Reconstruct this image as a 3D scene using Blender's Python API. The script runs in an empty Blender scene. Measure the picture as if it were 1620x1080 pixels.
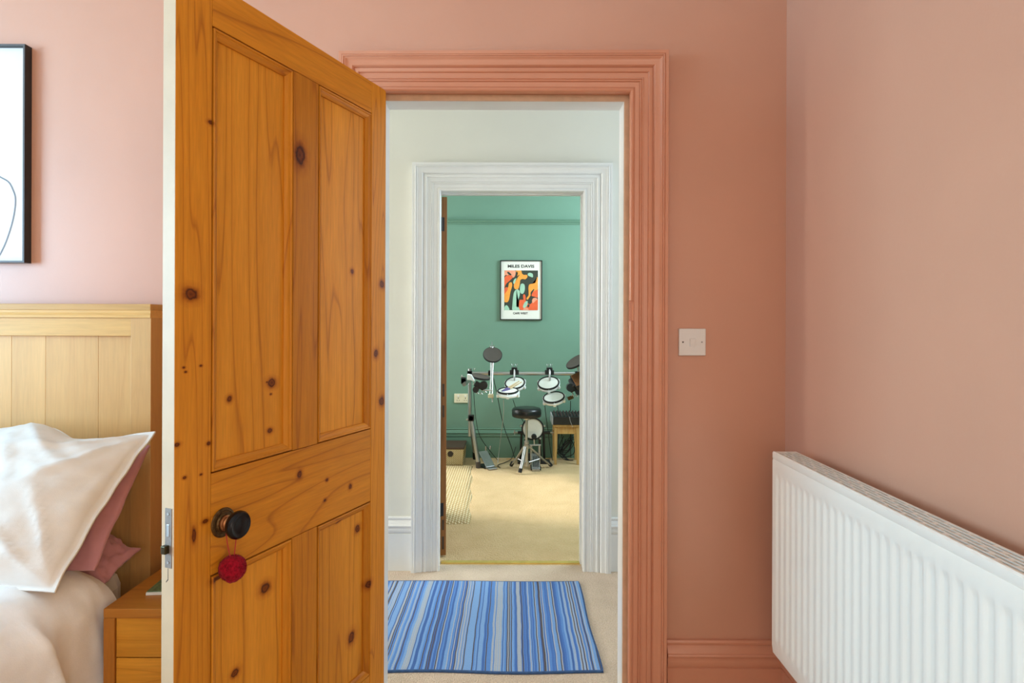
import bpy, bmesh, math, random
from mathutils import Vector, Matrix, noise

S = bpy.context.scene
C = S.collection
PI = math.pi
random.seed(4)

# ------------------------------------------------------------------ camera, sky, lights, exposure
EYE = 1.29                      # camera height
cam = bpy.data.objects.new('camera', bpy.data.cameras.new('camera'))
C.objects.link(cam)
cam.location = (0, 0, EYE)
cam.rotation_euler = (PI/2, math.radians(-0.2), 0)
cam.data.sensor_width = 36
cam.data.lens = 960/1620*36
cam.data.shift_y = -32/1620
cam.data.clip_start = 0.02
S.camera = cam

S.view_settings.view_transform = 'Standard'
S.view_settings.look = 'None'
S.view_settings.gamma = 1
S.view_settings.use_curve_mapping = False
S.view_settings.exposure = 0.0

w = bpy.data.worlds.new('sky')
S.world = w
w.use_nodes = True
w.node_tree.nodes['Background'].inputs[0].default_value = (0.75, 0.87, 1, 1)
w.node_tree.nodes['Background'].inputs[1].default_value = 1.0


def area(name, loc, rot, sx, sy, power, col, spread=180):
    l = bpy.data.lights.new(name, 'AREA')
    l.shape = 'RECTANGLE'
    l.size, l.size_y = sx, sy
    l.energy = power
    l.color = col
    l.spread = math.radians(spread)
    o = bpy.data.objects.new(name, l)
    o.location = loc
    o.rotation_euler = [math.radians(a) for a in rot]
    C.objects.link(o)
    return o


# daylight coming in through the windows, plus an added music room side light (rot -90 about y faces +x)
area('bedroom_window_light', (-4.17, 0.10, 1.62), (0, -90, 0), 1.5, 1.5, 205, (0.37, 0.72, 1.0))
area('bedroom_rear_window_light', (-0.40, -2.37, 1.50), (90, 0, 0), 1.5, 1.5, 15, (1.0, 0.80, 0.58))
area('bedroom_right_window_light', (0.85, -1.35, 1.52), (0, 90, 0), 1.5, 1.3, 40, (1.0, 0.90, 0.76))
area('hall_window_light', (-4.16, 2.6, 1.6), (0, -90, 0), 1.5, 0.9, 100, (0.97, 0.98, 0.96))
area('hall_landing_light', (1.86, 2.6, 1.7), (0, 90, 0), 1.4, 0.8, 18, (0.70, 0.85, 1.0))
area('music_room_window_light', (-1.87, 5.05, 1.55), (0, -90, 0), 1.6, 1.2, 34, (0.95, 0.98, 0.95))
area('music_room_added_side_light', (1.92, 4.5, 2.1), (0, 90, 0), 0.6, 1.1, 78, (0.72, 0.90, 1.0))  # added, unseen source to brighten the upper right of the green wall
sun = bpy.data.objects.new('sun', bpy.data.lights.new('sun', 'SUN'))
C.objects.link(sun)
sun.data.energy = 3.4
sun.data.angle = math.radians(7)
sun.data.color = (1.0, 0.96, 0.90)
sun.rotation_euler = Vector((1, -.24, -.84)).to_track_quat('-Z', 'Y').to_euler()

# ------------------------------------------------------------------ materials
MATS = {}


def newmat(name):
    m = bpy.data.materials.new(name)
    m.use_nodes = True
    MATS[name] = m
    return m, m.node_tree.nodes, m.node_tree.links, m.node_tree.nodes['Principled BSDF']


def setp(b, col=None, rough=None, metal=None, spec=None, sheen=None):
    if col is not None: b.inputs['Base Color'].default_value = (*col, 1)
    if rough is not None: b.inputs['Roughness'].default_value = rough
    if metal is not None: b.inputs['Metallic'].default_value = metal
    if spec is not None: b.inputs['Specular IOR Level'].default_value = spec
    if sheen is not None: b.inputs['Sheen Weight'].default_value = sheen


def nmap(n, l, coord='Object', scale=(1, 1, 1), rand=0.0):
    tc = n.new('ShaderNodeTexCoord')
    mp = n.new('ShaderNodeMapping')
    mp.inputs['Scale'].default_value = scale
    l.new(tc.outputs[coord], mp.inputs['Vector'])
    if rand:
        oi = n.new('ShaderNodeObjectInfo')
        mu = n.new('ShaderNodeMath'); mu.operation = 'MULTIPLY'; mu.inputs[1].default_value = rand
        l.new(oi.outputs['Random'], mu.inputs[0])
        cx = n.new('ShaderNodeCombineXYZ')
        for k in range(3): l.new(mu.outputs[0], cx.inputs[k])
        l.new(cx.outputs[0], mp.inputs['Location'])
    return mp.outputs['Vector'], tc


def ntex(n, l, vec, scale, detail=3, rough=0.55, dist=0.0):
    t = n.new('ShaderNodeTexNoise')
    t.inputs['Scale'].default_value = scale
    t.inputs['Detail'].default_value = detail
    t.inputs['Roughness'].default_value = rough
    t.inputs['Distortion'].default_value = dist
    l.new(vec, t.inputs['Vector'])
    return t.outputs['Fac']


def ramp(n, l, fac, stops, interp='LINEAR'):
    r = n.new('ShaderNodeValToRGB')
    r.color_ramp.interpolation = interp
    e = r.color_ramp.elements
    while len(e) < len(stops): e.new(0.5)
    for k, (p, c) in enumerate(stops):
        e[k].position = p
        e[k].color = (*c, 1) if len(c) == 3 else c
    l.new(fac, r.inputs['Fac'])
    return r.outputs['Color']


def bump(n, l, b, h, strength, dist=0.002):
    bp = n.new('ShaderNodeBump')
    bp.inputs['Strength'].default_value = strength
    bp.inputs['Distance'].default_value = dist
    l.new(h, bp.inputs['Height'])
    l.new(bp.outputs['Normal'], b.inputs['Normal'])


def mixc(n, l, fac, a, b, blend='MIX'):
    m = n.new('ShaderNodeMix'); m.data_type = 'RGBA'; m.blend_type = blend
    for sock, v in ((m.inputs['Factor'], fac), (m.inputs[6], a), (m.inputs[7], b)):
        if isinstance(v, (int, float)): sock.default_value = v
        elif isinstance(v, tuple): sock.default_value = (*v, 1)
        else: l.new(v, sock)
    return m.outputs[2]


def plain(name, col, rough=0.5, metal=0.0, spec=0.5, var=0.06, scale=30, bmp=0.0, bscale=200, sheen=0.0):
    m, n, l, b = newmat(name)
    setp(b, col, rough, metal, spec, sheen)
    v, _ = nmap(n, l)
    f = ntex(n, l, v, scale)
    lo = tuple(c*(1-var) for c in col); hi = tuple(min(1, c*(1+var)) for c in col)
    l.new(ramp(n, l, f, [(0.3, lo), (0.7, hi)]), b.inputs['Base Color'])
    if bmp:
        bump(n, l, b, ntex(n, l, v, bscale, 2), bmp, 0.001)
    return m


PINK = (0.605, 0.278, 0.162)
plain('paint_pink', PINK, 0.42, spec=1.0, var=0.03, scale=3, bmp=0.12, bscale=140, sheen=0.45)
plain('paint_pink_gloss', (0.64, 0.272, 0.155), 0.32, var=0.03, scale=8, bmp=0.06, bscale=60)
plain('bare_stop', (0.66, 0.44, 0.28), 0.5, var=0.10, scale=25)
plain('paint_white', (0.71, 0.71, 0.645), 0.55, var=0.02, scale=3, bmp=0.1, bscale=140)
plain('paint_white_gloss', (0.76, 0.77, 0.76), 0.35, var=0.02, scale=8, bmp=0.05, bscale=60)
plain('paint_green', (0.155, 0.28, 0.205), 0.42, var=0.03, scale=3, bmp=0.1, bscale=140)
plain('paint_green_gloss', (0.125, 0.235, 0.165), 0.35, var=0.03, scale=8)
plain('ceiling_white', (0.8, 0.79, 0.76), 0.7, var=0.01)
plain('enamel_white', (0.84, 0.745, 0.63), 0.28, var=0.01, scale=4)
plain('shaded_inside', (0.07, 0.055, 0.042), 0.6)  # radiator core, colour darkened to put shade into the grille slots
plain('switch_white', (0.80, 0.76, 0.70), 0.35, var=0.01)
plain('dark_slot', (0.03, 0.02, 0.015), 0.7)
plain('grey_screw', (0.35, 0.33, 0.31), 0.4, 0.8)
plain('black_frame', (0.012, 0.011, 0.011), 0.35)
plain('frame_face_lit', (0.10, 0.085, 0.08), 0.4)  # front of the black frame, its light put into a paler colour
plain('paper_white', (0.80, 0.77, 0.74), 0.6, var=0.01)
plain('ink_grey', (0.20, 0.19, 0.20), 0.6)
plain('linen_white', (0.735, 0.685, 0.63), 0.85, var=0.02, bmp=0.25, bscale=500, sheen=0.2)
plain('duvet_white', (0.88, 0.87, 0.87), 0.85, var=0.03, bmp=0.3, bscale=350, sheen=0.2)
plain('linen_pink', (0.50, 0.22, 0.24), 0.85, var=0.05, bmp=0.25, bscale=500, sheen=0.25)
plain('chrome', (0.52, 0.51, 0.50), 0.34, 1.0, var=0.02)
plain('steel', (0.42, 0.41, 0.40), 0.4, 1.0, var=0.05)
plain('lock_steel', (0.24, 0.20, 0.17), 0.55, 0.3, var=0.10, scale=120)
plain('latch_bronze', (0.05, 0.035, 0.012), 0.35, 0.8, var=0.3, scale=200)
plain('aged_brass', (0.11, 0.062, 0.022), 0.42, 0.85, var=0.5, scale=140, bmp=0.6, bscale=220)
plain('copper_neck', (0.36, 0.16, 0.065), 0.32, 0.9, var=0.2, scale=100)
plain('black_plastic', (0.014, 0.014, 0.015), 0.35, var=0.1)
plain('ebony', (0.004, 0.004, 0.0045), 0.26, spec=0.3, var=0.1)
plain('black_vinyl', (0.012, 0.012, 0.013), 0.28, bmp=0.2, bscale=300)
plain('rubber_grey', (0.072, 0.056, 0.045), 0.7)
plain('rubber_black', (0.012, 0.012, 0.012), 0.75)
plain('drum_white', (0.86, 0.86, 0.84), 0.3, var=0.01)
plain('drum_skin', (0.78, 0.77, 0.70), 0.6, var=0.02, bmp=0.2, bscale=900)
plain('gold_strip', (0.80, 0.58, 0.16), 0.35, 0.55)
plain('socket_cream', (0.78, 0.70, 0.50), 0.4)
plain('lid_brown', (0.07, 0.038, 0.022), 0.6, var=0.2, bmp=0.5, bscale=90)
plain('stick_wood', (0.60, 0.42, 0.22), 0.5)
plain('purple_grip', (0.10, 0.06, 0.22), 0.5)
plain('grey_panel', (0.42, 0.42, 0.41), 0.4)
plain('poster_paper', (0.82, 0.78, 0.70), 0.6, var=0.01)
plain('print_dark', (0.035, 0.042, 0.028), 0.6, var=0.15)
plain('print_orange', (0.92, 0.33, 0.045), 0.6)
plain('print_red', (0.82, 0.12, 0.035), 0.6)
plain('print_mint', (0.36, 0.58, 0.42), 0.6)
plain('print_salmon', (0.85, 0.32, 0.19), 0.6)
plain('ink_black', (0.02, 0.017, 0.015), 0.6)
plain('cable_black', (0.01, 0.01, 0.01), 0.5)
plain('cable_grey', (0.45, 0.45, 0.43), 0.4)
plain('cable_orange', (0.55, 0.28, 0.05), 0.5)
plain('cover_green', (0.10, 0.16, 0.07), 0.4, var=0.6, scale=90)
plain('door_edge_paint', (0.56, 0.405, 0.25), 0.5, var=0.05, scale=14, bmp=0.3, bscale=60)
plain('card_white', (0.75, 0.76, 0.74), 0.5)


def wood(name, c_lo, c_mid, c_hi, axis='z', rings=26, rough=0.4, streak=0.25, knots=None, rand=7.0, spec=0.5, along=0.55, tone=0.0):
    """plain-sawn timber: bands across the board, long drawn-out streaks along it, optional knots given as (x, z, rx, rz, darkness)"""
    m, n, l, b = newmat(name)
    setp(b, None, rough, 0, spec)
    a = along
    sc = {'z': (1, 1, a*0.12), 'x': (a*0.12, 1, 1), 'y': (1, a*0.12, 1)}[axis]
    v, tc = nmap(n, l, 'Object', sc, rand)
    f1 = ntex(n, l, v, 5.0, 2, 0.5, 0.4)                 # broad figure
    mm = n.new('ShaderNodeMath'); mm.operation = 'MULTIPLY'; mm.inputs[1].default_value = rings
    l.new(f1, mm.inputs[0])
    fr = n.new('ShaderNodeMath'); fr.operation = 'FRACT'; l.new(mm.outputs[0], fr.inputs[0])
    col = ramp(n, l, fr.outputs[0], [(0.0, c_mid), (0.55, c_hi), (0.86, c_mid), (0.95, c_lo), (1.0, c_mid)])
    f2 = ntex(n, l, v, 170, 3, 0.6)                      # fine streaks
    g = ramp(n, l, f2, [(0.3, (1-streak,)*3), (0.7, (1, 1, 1))])
    col = mixc(n, l, 1.0, col, g, 'MULTIPLY')
    f3 = ntex(n, l, v, 2.2, 2)
    g3 = ramp(n, l, f3, [(0.3, (0.80, 0.76, 0.70)), (0.7, (1.06, 1.06, 1.06))])
    col = mixc(n, l, 1.0, col, g3, 'MULTIPLY')
    if tone:
        oi = n.new('ShaderNodeObjectInfo')
        col = mixc(n, l, 1.0, col, ramp(n, l, oi.outputs['Random'], [(0.0, (1-tone, 1-tone*1.15, 1-tone*1.3)), (1.0, (1+tone*.3,)*3)]), 'MULTIPLY')
    if knots:
        sx = n.new('ShaderNodeSeparateXYZ'); l.new(tc.outputs['Object'], sx.inputs[0])
        wob = ntex(n, l, tc.outputs['Object'], 60, 2)
        wm = n.new('ShaderNodeMath'); wm.operation = 'MULTIPLY_ADD'; wm.inputs[1].default_value = 0.9; wm.inputs[2].default_value = -0.45
        l.new(wob, wm.inputs[0])
        last = None
        for (kx, kz, rx, rz) in knots:
            d = []
            for out, k0, r in (('X', kx, rx), ('Z', kz, rz)):
                q = n.new('ShaderNodeMath'); q.operation = 'MULTIPLY_ADD'
                q.inputs[1].default_value = 1/r; q.inputs[2].default_value = -k0/r
                l.new(sx.outputs[out], q.inputs[0])
                d.append(q.outputs[0])
            cx = n.new('ShaderNodeCombineXYZ'); l.new(d[0], cx.inputs[0]); l.new(d[1], cx.inputs[2])
            ln = n.new('ShaderNodeVectorMath'); ln.operation = 'LENGTH'; l.new(cx.outputs[0], ln.inputs[0])
            if last is None: last = ln.outputs['Value']
            else:
                mn = n.new('ShaderNodeMath'); mn.operation = 'MINIMUM'
                l.new(last, mn.inputs[0]); l.new(ln.outputs['Value'], mn.inputs[1]); last = mn.outputs[0]
        ad = n.new('ShaderNodeMath'); ad.operation = 'ADD'; l.new(last, ad.inputs[0]); l.new(wm.outputs[0], ad.inputs[1])
        dv = n.new('ShaderNodeMath'); dv.operation = 'MULTIPLY'; dv.inputs[1].default_value = 0.4; l.new(ad.outputs[0], dv.inputs[0])
        kc = ramp(n, l, dv.outputs[0], [(0.0, (0.17, 0.09, 0.05)), (0.18, (0.30, 0.17, 0.09)), (0.30, (0.09, 0.045, 0.03)), (0.40, (0.50, 0.36, 0.27)), (0.62, (0.84, 0.76, 0.68)), (1.0, (1, 1, 1))])
        col = mixc(n, l, 1.0, col, kc, 'MULTIPLY')
    l.new(col, b.inputs['Base Color'])
    bump(n, l, b, f2, 0.12, 0.0006)
    return m


# pine door: hinge line, direction along the door, scale as measured
HX, HY = -0.403, 1.930
DTH = math.atan2(-0.9298, -0.368)
_px = [(437, 607, 7, 8), (435, 683, 4, 5), (474, 246, 9, 20), (332, 195, 4, 4), (428, 933, 8, 10), (302, 467, 10, 12),
       (475, 751, 4, 7), (555, 770, 3, 5), (515, 792, 2.5, 3), (518, 760, 2.5, 3), (585, 925, 5, 7), (564, 1010, 6, 11),
       (573, 838, 5, 7), (604, 450, 5, 7), (604, 635, 5, 9), (281, 705, 4, 4), (331, 703, 3, 3.5), (326, 826, 4, 4),
       (308, 848, 3, 15), (381, 1068, 6, 8), (291, 583, 2, 2), (294, 590, 2, 2), (318, 580, 2, 2), (293, 757, 2.5, 3),
       (319, 752, 2, 2), (371, 633, 4, 6), (541, 827, 4, 3), (430, 606, 2, 2), (436, 625, 2, 2), (595, 560, 4, 8),
       (345, 917, 8, 6), (563, 430, 3, 5)]
KN = []
for (x, y, rx, ry) in _px:
    k = (x-810)/960
    t = (k*HY - HX)/(-0.368 + 0.9298*k)
    Y = HY - 0.9298*t
    KN.append((t, EYE-(y-508)*Y/960, rx*Y/960*1.25, ry*Y/960*.8))
PINE = dict(c_lo=(0.45, 0.145, 0.009), c_mid=(0.61, 0.222, 0.013), c_hi=(0.66, 0.252, 0.017), rough=0.46, spec=0.22, knots=KN, streak=0.18)
wood('pine_upright', axis='z', rings=20, **PINE)
wood('pine_panel', axis='z', rings=16, **{**PINE, 'c_lo': (0.54, 0.190, 0.014), 'c_mid': (0.74, 0.292, 0.022), 'c_hi': (0.80, 0.330, 0.030)})
wood('pine_level', axis='x', rings=20, **PINE)
wood('oak_upright', (0.71, 0.39, 0.130), (0.735, 0.41, 0.14), (0.755, 0.43, 0.15), axis='z', rings=9, rough=0.45, streak=0.10, tone=0.16)
wood('oak_level', (0.72, 0.39, 0.105), (0.745, 0.41, 0.115), (0.76, 0.43, 0.125), axis='x', rings=9, rough=0.45, streak=0.14)
wood('oak_lit_level', (0.58, 0.235, 0.022), (0.68, 0.29, 0.028), (0.72, 0.32, 0.035), axis='x', rings=12, rough=0.4, streak=0.16, spec=0.3)  # nightstand oak with the drawers' yellow lamp glow put into the colour
wood('oak_shaded_level', (0.42, 0.15, 0.018), (0.52, 0.20, 0.024), (0.56, 0.22, 0.03), axis='x', rings=12, rough=0.4, streak=0.16, spec=0.4)  # same oak for the top, shade outside the glow put into the colour
wood('oak_shaded_upright', (0.36, 0.125, 0.016), (0.46, 0.17, 0.022), (0.50, 0.19, 0.028), axis='z', rings=12, rough=0.4, streak=0.16, spec=0.3)  # same oak for the sides, darkened in colour as out of the glow
wood('brown_door_wood', (0.22, 0.08, 0.016), (0.32, 0.125, 0.028), (0.36, 0.15, 0.035), axis='z', rings=12, rough=0.45)
wood('stool_pine', (0.60, 0.33, 0.10), (0.70, 0.42, 0.14), (0.74, 0.47, 0.18), axis='z', rings=12, rough=0.4)


def carpet(name, lo, hi, scale):
    m, n, l, b = newmat(name)
    setp(b, None, 0.95, 0, 0.2, 0.15)
    v, _ = nmap(n, l)
    vo = n.new('ShaderNodeTexVoronoi'); vo.inputs['Scale'].default_value = scale
    l.new(v, vo.inputs['Vector'])
    f = ntex(n, l, v, 6, 3)
    f2 = ntex(n, l, v, scale*0.9, 2)
    c = ramp(n, l, f2, [(0.3, lo), (0.7, hi)])
    c = mixc(n, l, 0.35, c, ramp(n, l, f, [(0.3, tuple(x*0.8 for x in lo)), (0.7, hi)]))
    l.new(c, b.inputs['Base Color'])
    iv = n.new('ShaderNodeMath'); iv.operation = 'SUBTRACT'; iv.inputs[0].default_value = 1.0
    l.new(vo.outputs['Distance'], iv.inputs[1])
    bump(n, l, b, iv.outputs[0], 0.7, 0.006)


carpet('carpet_beige', (0.52, 0.39, 0.27), (0.68, 0.53, 0.40), 160)
carpet('carpet_tan', (0.60, 0.385, 0.17), (0.70, 0.50, 0.27), 130)


def rug_material():
    m, n, l, b = newmat('striped_weave')
    setp(b, None, 0.95, 0, 0.15, 0.1)
    v, tc = nmap(n, l)
    wb = ntex(n, l, v, 5, 2)
    wm = n.new('ShaderNodeMath'); wm.operation = 'MULTIPLY_ADD'; wm.inputs[1].default_value = 0.012; wm.inputs[2].default_value = -0.006
    l.new(wb, wm.inputs[0])
    sx = n.new('ShaderNodeSeparateXYZ'); l.new(v, sx.inputs[0])
    x = n.new('ShaderNodeMath'); x.operation = 'ADD'; l.new(sx.outputs['X'], x.inputs[0]); l.new(wm.outputs[0], x.inputs[1])

    def stripes(width, seed, stops):
        d = n.new('ShaderNodeMath'); d.operation = 'MULTIPLY_ADD'; d.inputs[1].default_value = 1/width; d.inputs[2].default_value = seed
        l.new(x.outputs[0], d.inputs[0])
        fl = n.new('ShaderNodeMath'); fl.operation = 'FLOOR'; l.new(d.outputs[0], fl.inputs[0])
        wn = n.new('ShaderNodeTexWhiteNoise'); wn.noise_dimensions = '1D'; l.new(fl.outputs[0], wn.inputs['W'])
        return ramp(n, l, wn.outputs['Value'], stops, 'CONSTANT'), wn.outputs['Value']
    wide, _ = stripes(0.0095, 3.3, [(0, (0.10, 0.25, 0.60)), (0.25, (0.17, 0.34, 0.66)), (0.5, (0.20, 0.37, 0.67)), (0.74, (0.06, 0.17, 0.50)), (0.88, (0.32, 0.42, 0.58))])
    thin, tv = stripes(0.0042, 11.7, [(0, (0.40, 0.44, 0.50)), (0.10, (0.09, 0.075, 0.08)), (0.19, (0.05, 0.13, 0.38)), (0.31, (0.36, 0.42, 0.50))])
    sel = n.new('ShaderNodeMath'); sel.operation = 'LESS_THAN'; sel.inputs[1].default_value = 0.37
    l.new(tv, sel.inputs[0])
    c = mixc(n, l, sel.outputs[0], wide, thin)
    fib = n.new('ShaderNodeMapping'); fib.inputs['Scale'].default_value = (900, 250, 1)
    l.new(tc.outputs['Object'], fib.inputs['Vector'])
    ff = ntex(n, l, fib.outputs[0], 1, 1)
    c = mixc(n, l, 1.0, c, ramp(n, l, ff, [(0.3, (0.74,)*3), (0.7, (1.1,)*3)]), 'MULTIPLY')
    l.new(c, b.inputs['Base Color'])
    bump(n, l, b, ff, 0.6, 0.002)


rug_material()
plain('rug_binding', (0.035, 0.09, 0.22), 0.9, var=0.2, scale=60)


def weave(name, lo, hi, sx, sy, bmp):
    m, n, l, b = newmat(name)
    setp(b, None, 0.85, 0, 0.2)
    v, tc = nmap(n, l, 'Object', (sx, sx, sy))
    ch = n.new('ShaderNodeTexWave'); ch.wave_type = 'BANDS'; ch.bands_direction = 'X'
    ch.inputs['Scale'].default_value = 1; ch.inputs['Distortion'].default_value = 0.8
    l.new(v, ch.inputs['Vector'])
    ch2 = n.new('ShaderNodeTexWave'); ch2.wave_type = 'BANDS'; ch2.bands_direction = 'DIAGONAL'
    ch2.inputs['Scale'].default_value = 1; ch2.inputs['Distortion'].default_value = 0.8
    l.new(v, ch2.inputs['Vector'])
    mu = n.new('ShaderNodeMath'); mu.operation = 'MULTIPLY'
    l.new(ch.outputs['Fac'], mu.inputs[0]); l.new(ch2.outputs['Fac'], mu.inputs[1])
    l.new(ramp(n, l, mu.outputs[0], [(0.05, lo), (0.45, hi)]), b.inputs['Base Color'])
    bump(n, l, b, mu.outputs[0], bmp, 0.004)


weave('wicker', (0.46, 0.31, 0.12), (0.88, 0.77, 0.52), 36, 36, 0.8)
weave('jute', (0.42, 0.29, 0.13), (0.74, 0.60, 0.38), 16, 30, 1.0)


# ------------------------------------------------------------------ mesh helpers
class MB:
    def __init__(self):
        self.bm = bmesh.new()
        self.mi = 0

    def face(self, vs):
        try:
            f = self.bm.faces.new(vs); f.material_index = self.mi
            return f
        except ValueError:
            return None

    def box(self, x0, x1, y0, y1, z0, z1, M=None):
        v = [Vector((x, y, z)) for z in (z0, z1) for y in (y0, y1) for x in (x0, x1)]
        if M is not None: v = [M @ p for p in v]
        v = [self.bm.verts.new(p) for p in v]
        for q in ((0, 2, 3, 1), (4, 5, 7, 6), (0, 1, 5, 4), (2, 6, 7, 3), (0, 4, 6, 2), (1, 3, 7, 5)):
            self.face([v[i] for i in q])
        return self

    def prism(self, pts, d, M=None):
        """closed outline pts (x, z) extruded from y=0 to y=d"""
        T = M if M is not None else Matrix()
        a = [self.bm.verts.new(T @ Vector((p[0], 0, p[1]))) for p in pts]
        b = [self.bm.verts.new(T @ Vector((p[0], d, p[1]))) for p in pts]
        self.face(a); self.face(b[::-1])
        for i in range(len(pts)):
            j = (i+1) % len(pts)
            self.face([a[i], b[i], b[j], a[j]])
        return self

    def grid(self, rows, close=False, caps=False):
        """rows: lists of points of equal length"""
        vr = [[self.bm.verts.new(p) for p in r] for r in rows]
        k = len(vr[0])
        for i in range(len(vr)-1):
            for j in range(k if close else k-1):
                jj = (j+1) % k
                self.face([vr[i][j], vr[i][jj], vr[i+1][jj], vr[i+1][j]])
        if caps:
            self.face(vr[0][::-1]); self.face(vr[-1])
        return self

    def tube(self, pts, r, seg=8, caps=True):
        pts = [Vector(p) for p in pts]
        rr = r if isinstance(r, (list, tuple)) else [r]*len(pts)
        rows = []
        up = None
        for i, p in enumerate(pts):
            d = (pts[min(i+1, len(pts)-1)] - pts[max(i-1, 0)]).normalized()
            if up is None:
                up = Vector((0, 0, 1)) if abs(d.z) < 0.9 else Vector((1, 0, 0))
            s = d.cross(up).normalized(); up = s.cross(d).normalized()
            rows.append([p + (s*math.cos(a) + up*math.sin(a))*rr[i] for a in [2*PI*k/seg for k in range(seg)]])
        return self.grid(rows, True, caps)

    def lathe(self, prof, M=None, seg=24):
        """profile (radius, height) turned about local z"""
        T = M if M is not None else Matrix()
        rows = []
        for (r, h) in prof:
            r = max(r, 1e-4)
            rows.append([T @ Vector((r*math.cos(a), r*math.sin(a), h)) for a in [2*PI*k/seg for k in range(seg)]])
        self.grid(rows, True, False)
        if prof[0][0] < 1e-3 and prof[-1][0] < 1e-3: self.bm.verts.ensure_lookup_table()
        return self

    def build(self, name, mat, parent=None, smooth=None, bevel=0, kind=None, loc=None):
        bmesh.ops.recalc_face_normals(self.bm, faces=self.bm.faces[:])
        me = bpy.data.meshes.new(name)
        self.bm.to_mesh(me); self.bm.free()
        for mn in (mat if isinstance(mat, (list, tuple)) else [mat]):
            me.materials.append(MATS[mn])
        o = bpy.data.objects.new(name, me)
        C.objects.link(o)
        if parent is not None: o.parent = parent
        if loc is not None: o.location = loc
        if smooth is not None:
            for p in me.polygons: p.use_smooth = True
            me.set_sharp_from_angle(angle=math.radians(smooth))
        if bevel:
            b = o.modifiers.new('bevel', 'BEVEL'); b.width = bevel; b.segments = 2; b.limit_method = 'ANGLE'
        if kind: o['kind'] = kind
        return o


def tag(o, label=None, cat=None, group=None, kind=None):
    if label: o['label'] = label
    if cat: o['category'] = cat
    if group: o['group'] = group
    if kind: o['kind'] = kind
    return o


def empty(name, loc=(0, 0, 0), rz=0.0):
    o = bpy.data.objects.new(name, None)
    o.empty_display_size = 0.05
    o.location = loc; o.rotation_euler = (0, 0, rz)
    C.objects.link(o)
    return o


def box(name, mat, x0, x1, y0, y1, z0, z1, parent=None, bevel=0.0, kind=None):
    return MB().box(x0, x1, y0, y1, z0, z1).build(name, mat, parent, bevel=bevel, kind=kind)


def at(x, y, Y):
    """a measured point of the photograph at depth Y in metres"""
    return Vector(((x-810)*Y/960, Y, EYE-(y-508)*Y/960))


def frame_to(p, nrm, roll=None):
    """matrix that puts local z along nrm at p"""
    z = Vector(nrm).normalized()
    x = Vector((1, 0, 0)) if abs(z.x) < 0.9 else Vector((0, 1, 0))
    y = z.cross(x).normalized(); x = y.cross(z)
    return Matrix(((x.x, y.x, z.x, p[0]), (x.y, y.y, z.y, p[1]), (x.z, y.z, z.z, p[2]), (0, 0, 0, 1)))


def smoothpts(pts, n=6, closed=False):
    out = []
    N = len(pts)
    P = [Vector(p) for p in pts]
    rng = range(N) if closed else range(N-1)
    for i in rng:
        if closed: p0, p1, p2, p3 = P[(i-1) % N], P[i], P[(i+1) % N], P[(i+2) % N]
        else: p0, p1, p2, p3 = P[max(i-1, 0)], P[i], P[i+1], P[min(i+2, N-1)]
        for k in range(n):
            t = k/n
            out.append(0.5*((2*p1) + (p2-p0)*t + (2*p0-5*p1+4*p2-p3)*t*t + (3*p1-p0-3*p2+p3)*t**3))
    if not closed: out.append(P[-1])
    return out


# ------------------------------------------------------------------ shell
WY, WY2 = 1.943, 2.045          # bedroom back wall, its hall side
FY, FY2 = 3.150, 3.255          # far wall of the hall, its music room side
GY = 5.75                       # green wall
RX = 0.876                      # bedroom right wall
H = 2.72


def struct(name, mat, *boxes, bevel=0):
    m = MB()
    for b in boxes: m.box(*b)
    return m.build(name, mat, bevel=bevel, kind='structure')


struct('floor', 'carpet_beige', (-4.3, RX+.1, -2.5, WY, -.1, 0))
struct('floor_hall', 'carpet_beige', (-4.3, 2.0, WY, FY+.06, -.1, 0))
struct('floor_music_room', 'carpet_tan', (-2.0, 2.05, FY+.06, GY+.1, -.1, 0))
struct('ceiling', 'ceiling_white', (-4.3, RX+.1, -2.5, WY2, H, H+.1))
struct('ceiling_hall', 'ceiling_white', (-4.3, 2.0, WY2, FY2, H, H+.1))
struct('ceiling_music_room', 'ceiling_white', (-2.0, 2.05, FY2, GY+.1, H, H+.1))
OX0, OX1, OZ = -0.440, 0.386, 2.030          # opening in the pink wall
struct('wall_back', ['paint_pink'], (-4.3, OX0, WY, WY+.05, 0, H), (OX1, RX+.1, WY, WY+.05, 0, H), (OX0, OX1, WY, WY+.05, OZ, H))
struct('wall_hall_near', ['paint_white'], (-4.3, OX0, WY+.05, WY2, 0, H), (OX1, 2.0, WY+.05, WY2, 0, H), (OX0, OX1, WY+.05, WY2, OZ, H))
struct('wall_right', 'paint_pink', (RX, RX+.1, -2.5, -2.02, 0, H), (RX, RX+.1, -.68, WY, 0, H), (RX, RX+.1, -2.02, -.68, 0, .75), (RX, RX+.1, -2.02, -.68, 2.29, H))
# left wall and rear wall of the bedroom with window openings
struct('wall_left', 'paint_pink', (-4.3, -4.2, -2.5, -.67, 0, H), (-4.3, -4.2, .87, WY, 0, H), (-4.3, -4.2, -.67, .87, 0, .85), (-4.3, -4.2, -.67, .87, 2.4, H))
struct('wall_rear', 'paint_pink', (-4.3, -1.17, -2.5, -2.4, 0, H), (.37, RX+.1, -2.5, -2.4, 0, H), (-1.17, .37, -2.5, -2.4, 0, .73), (-1.17, .37, -2.5, -2.4, 2.27, H))
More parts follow.
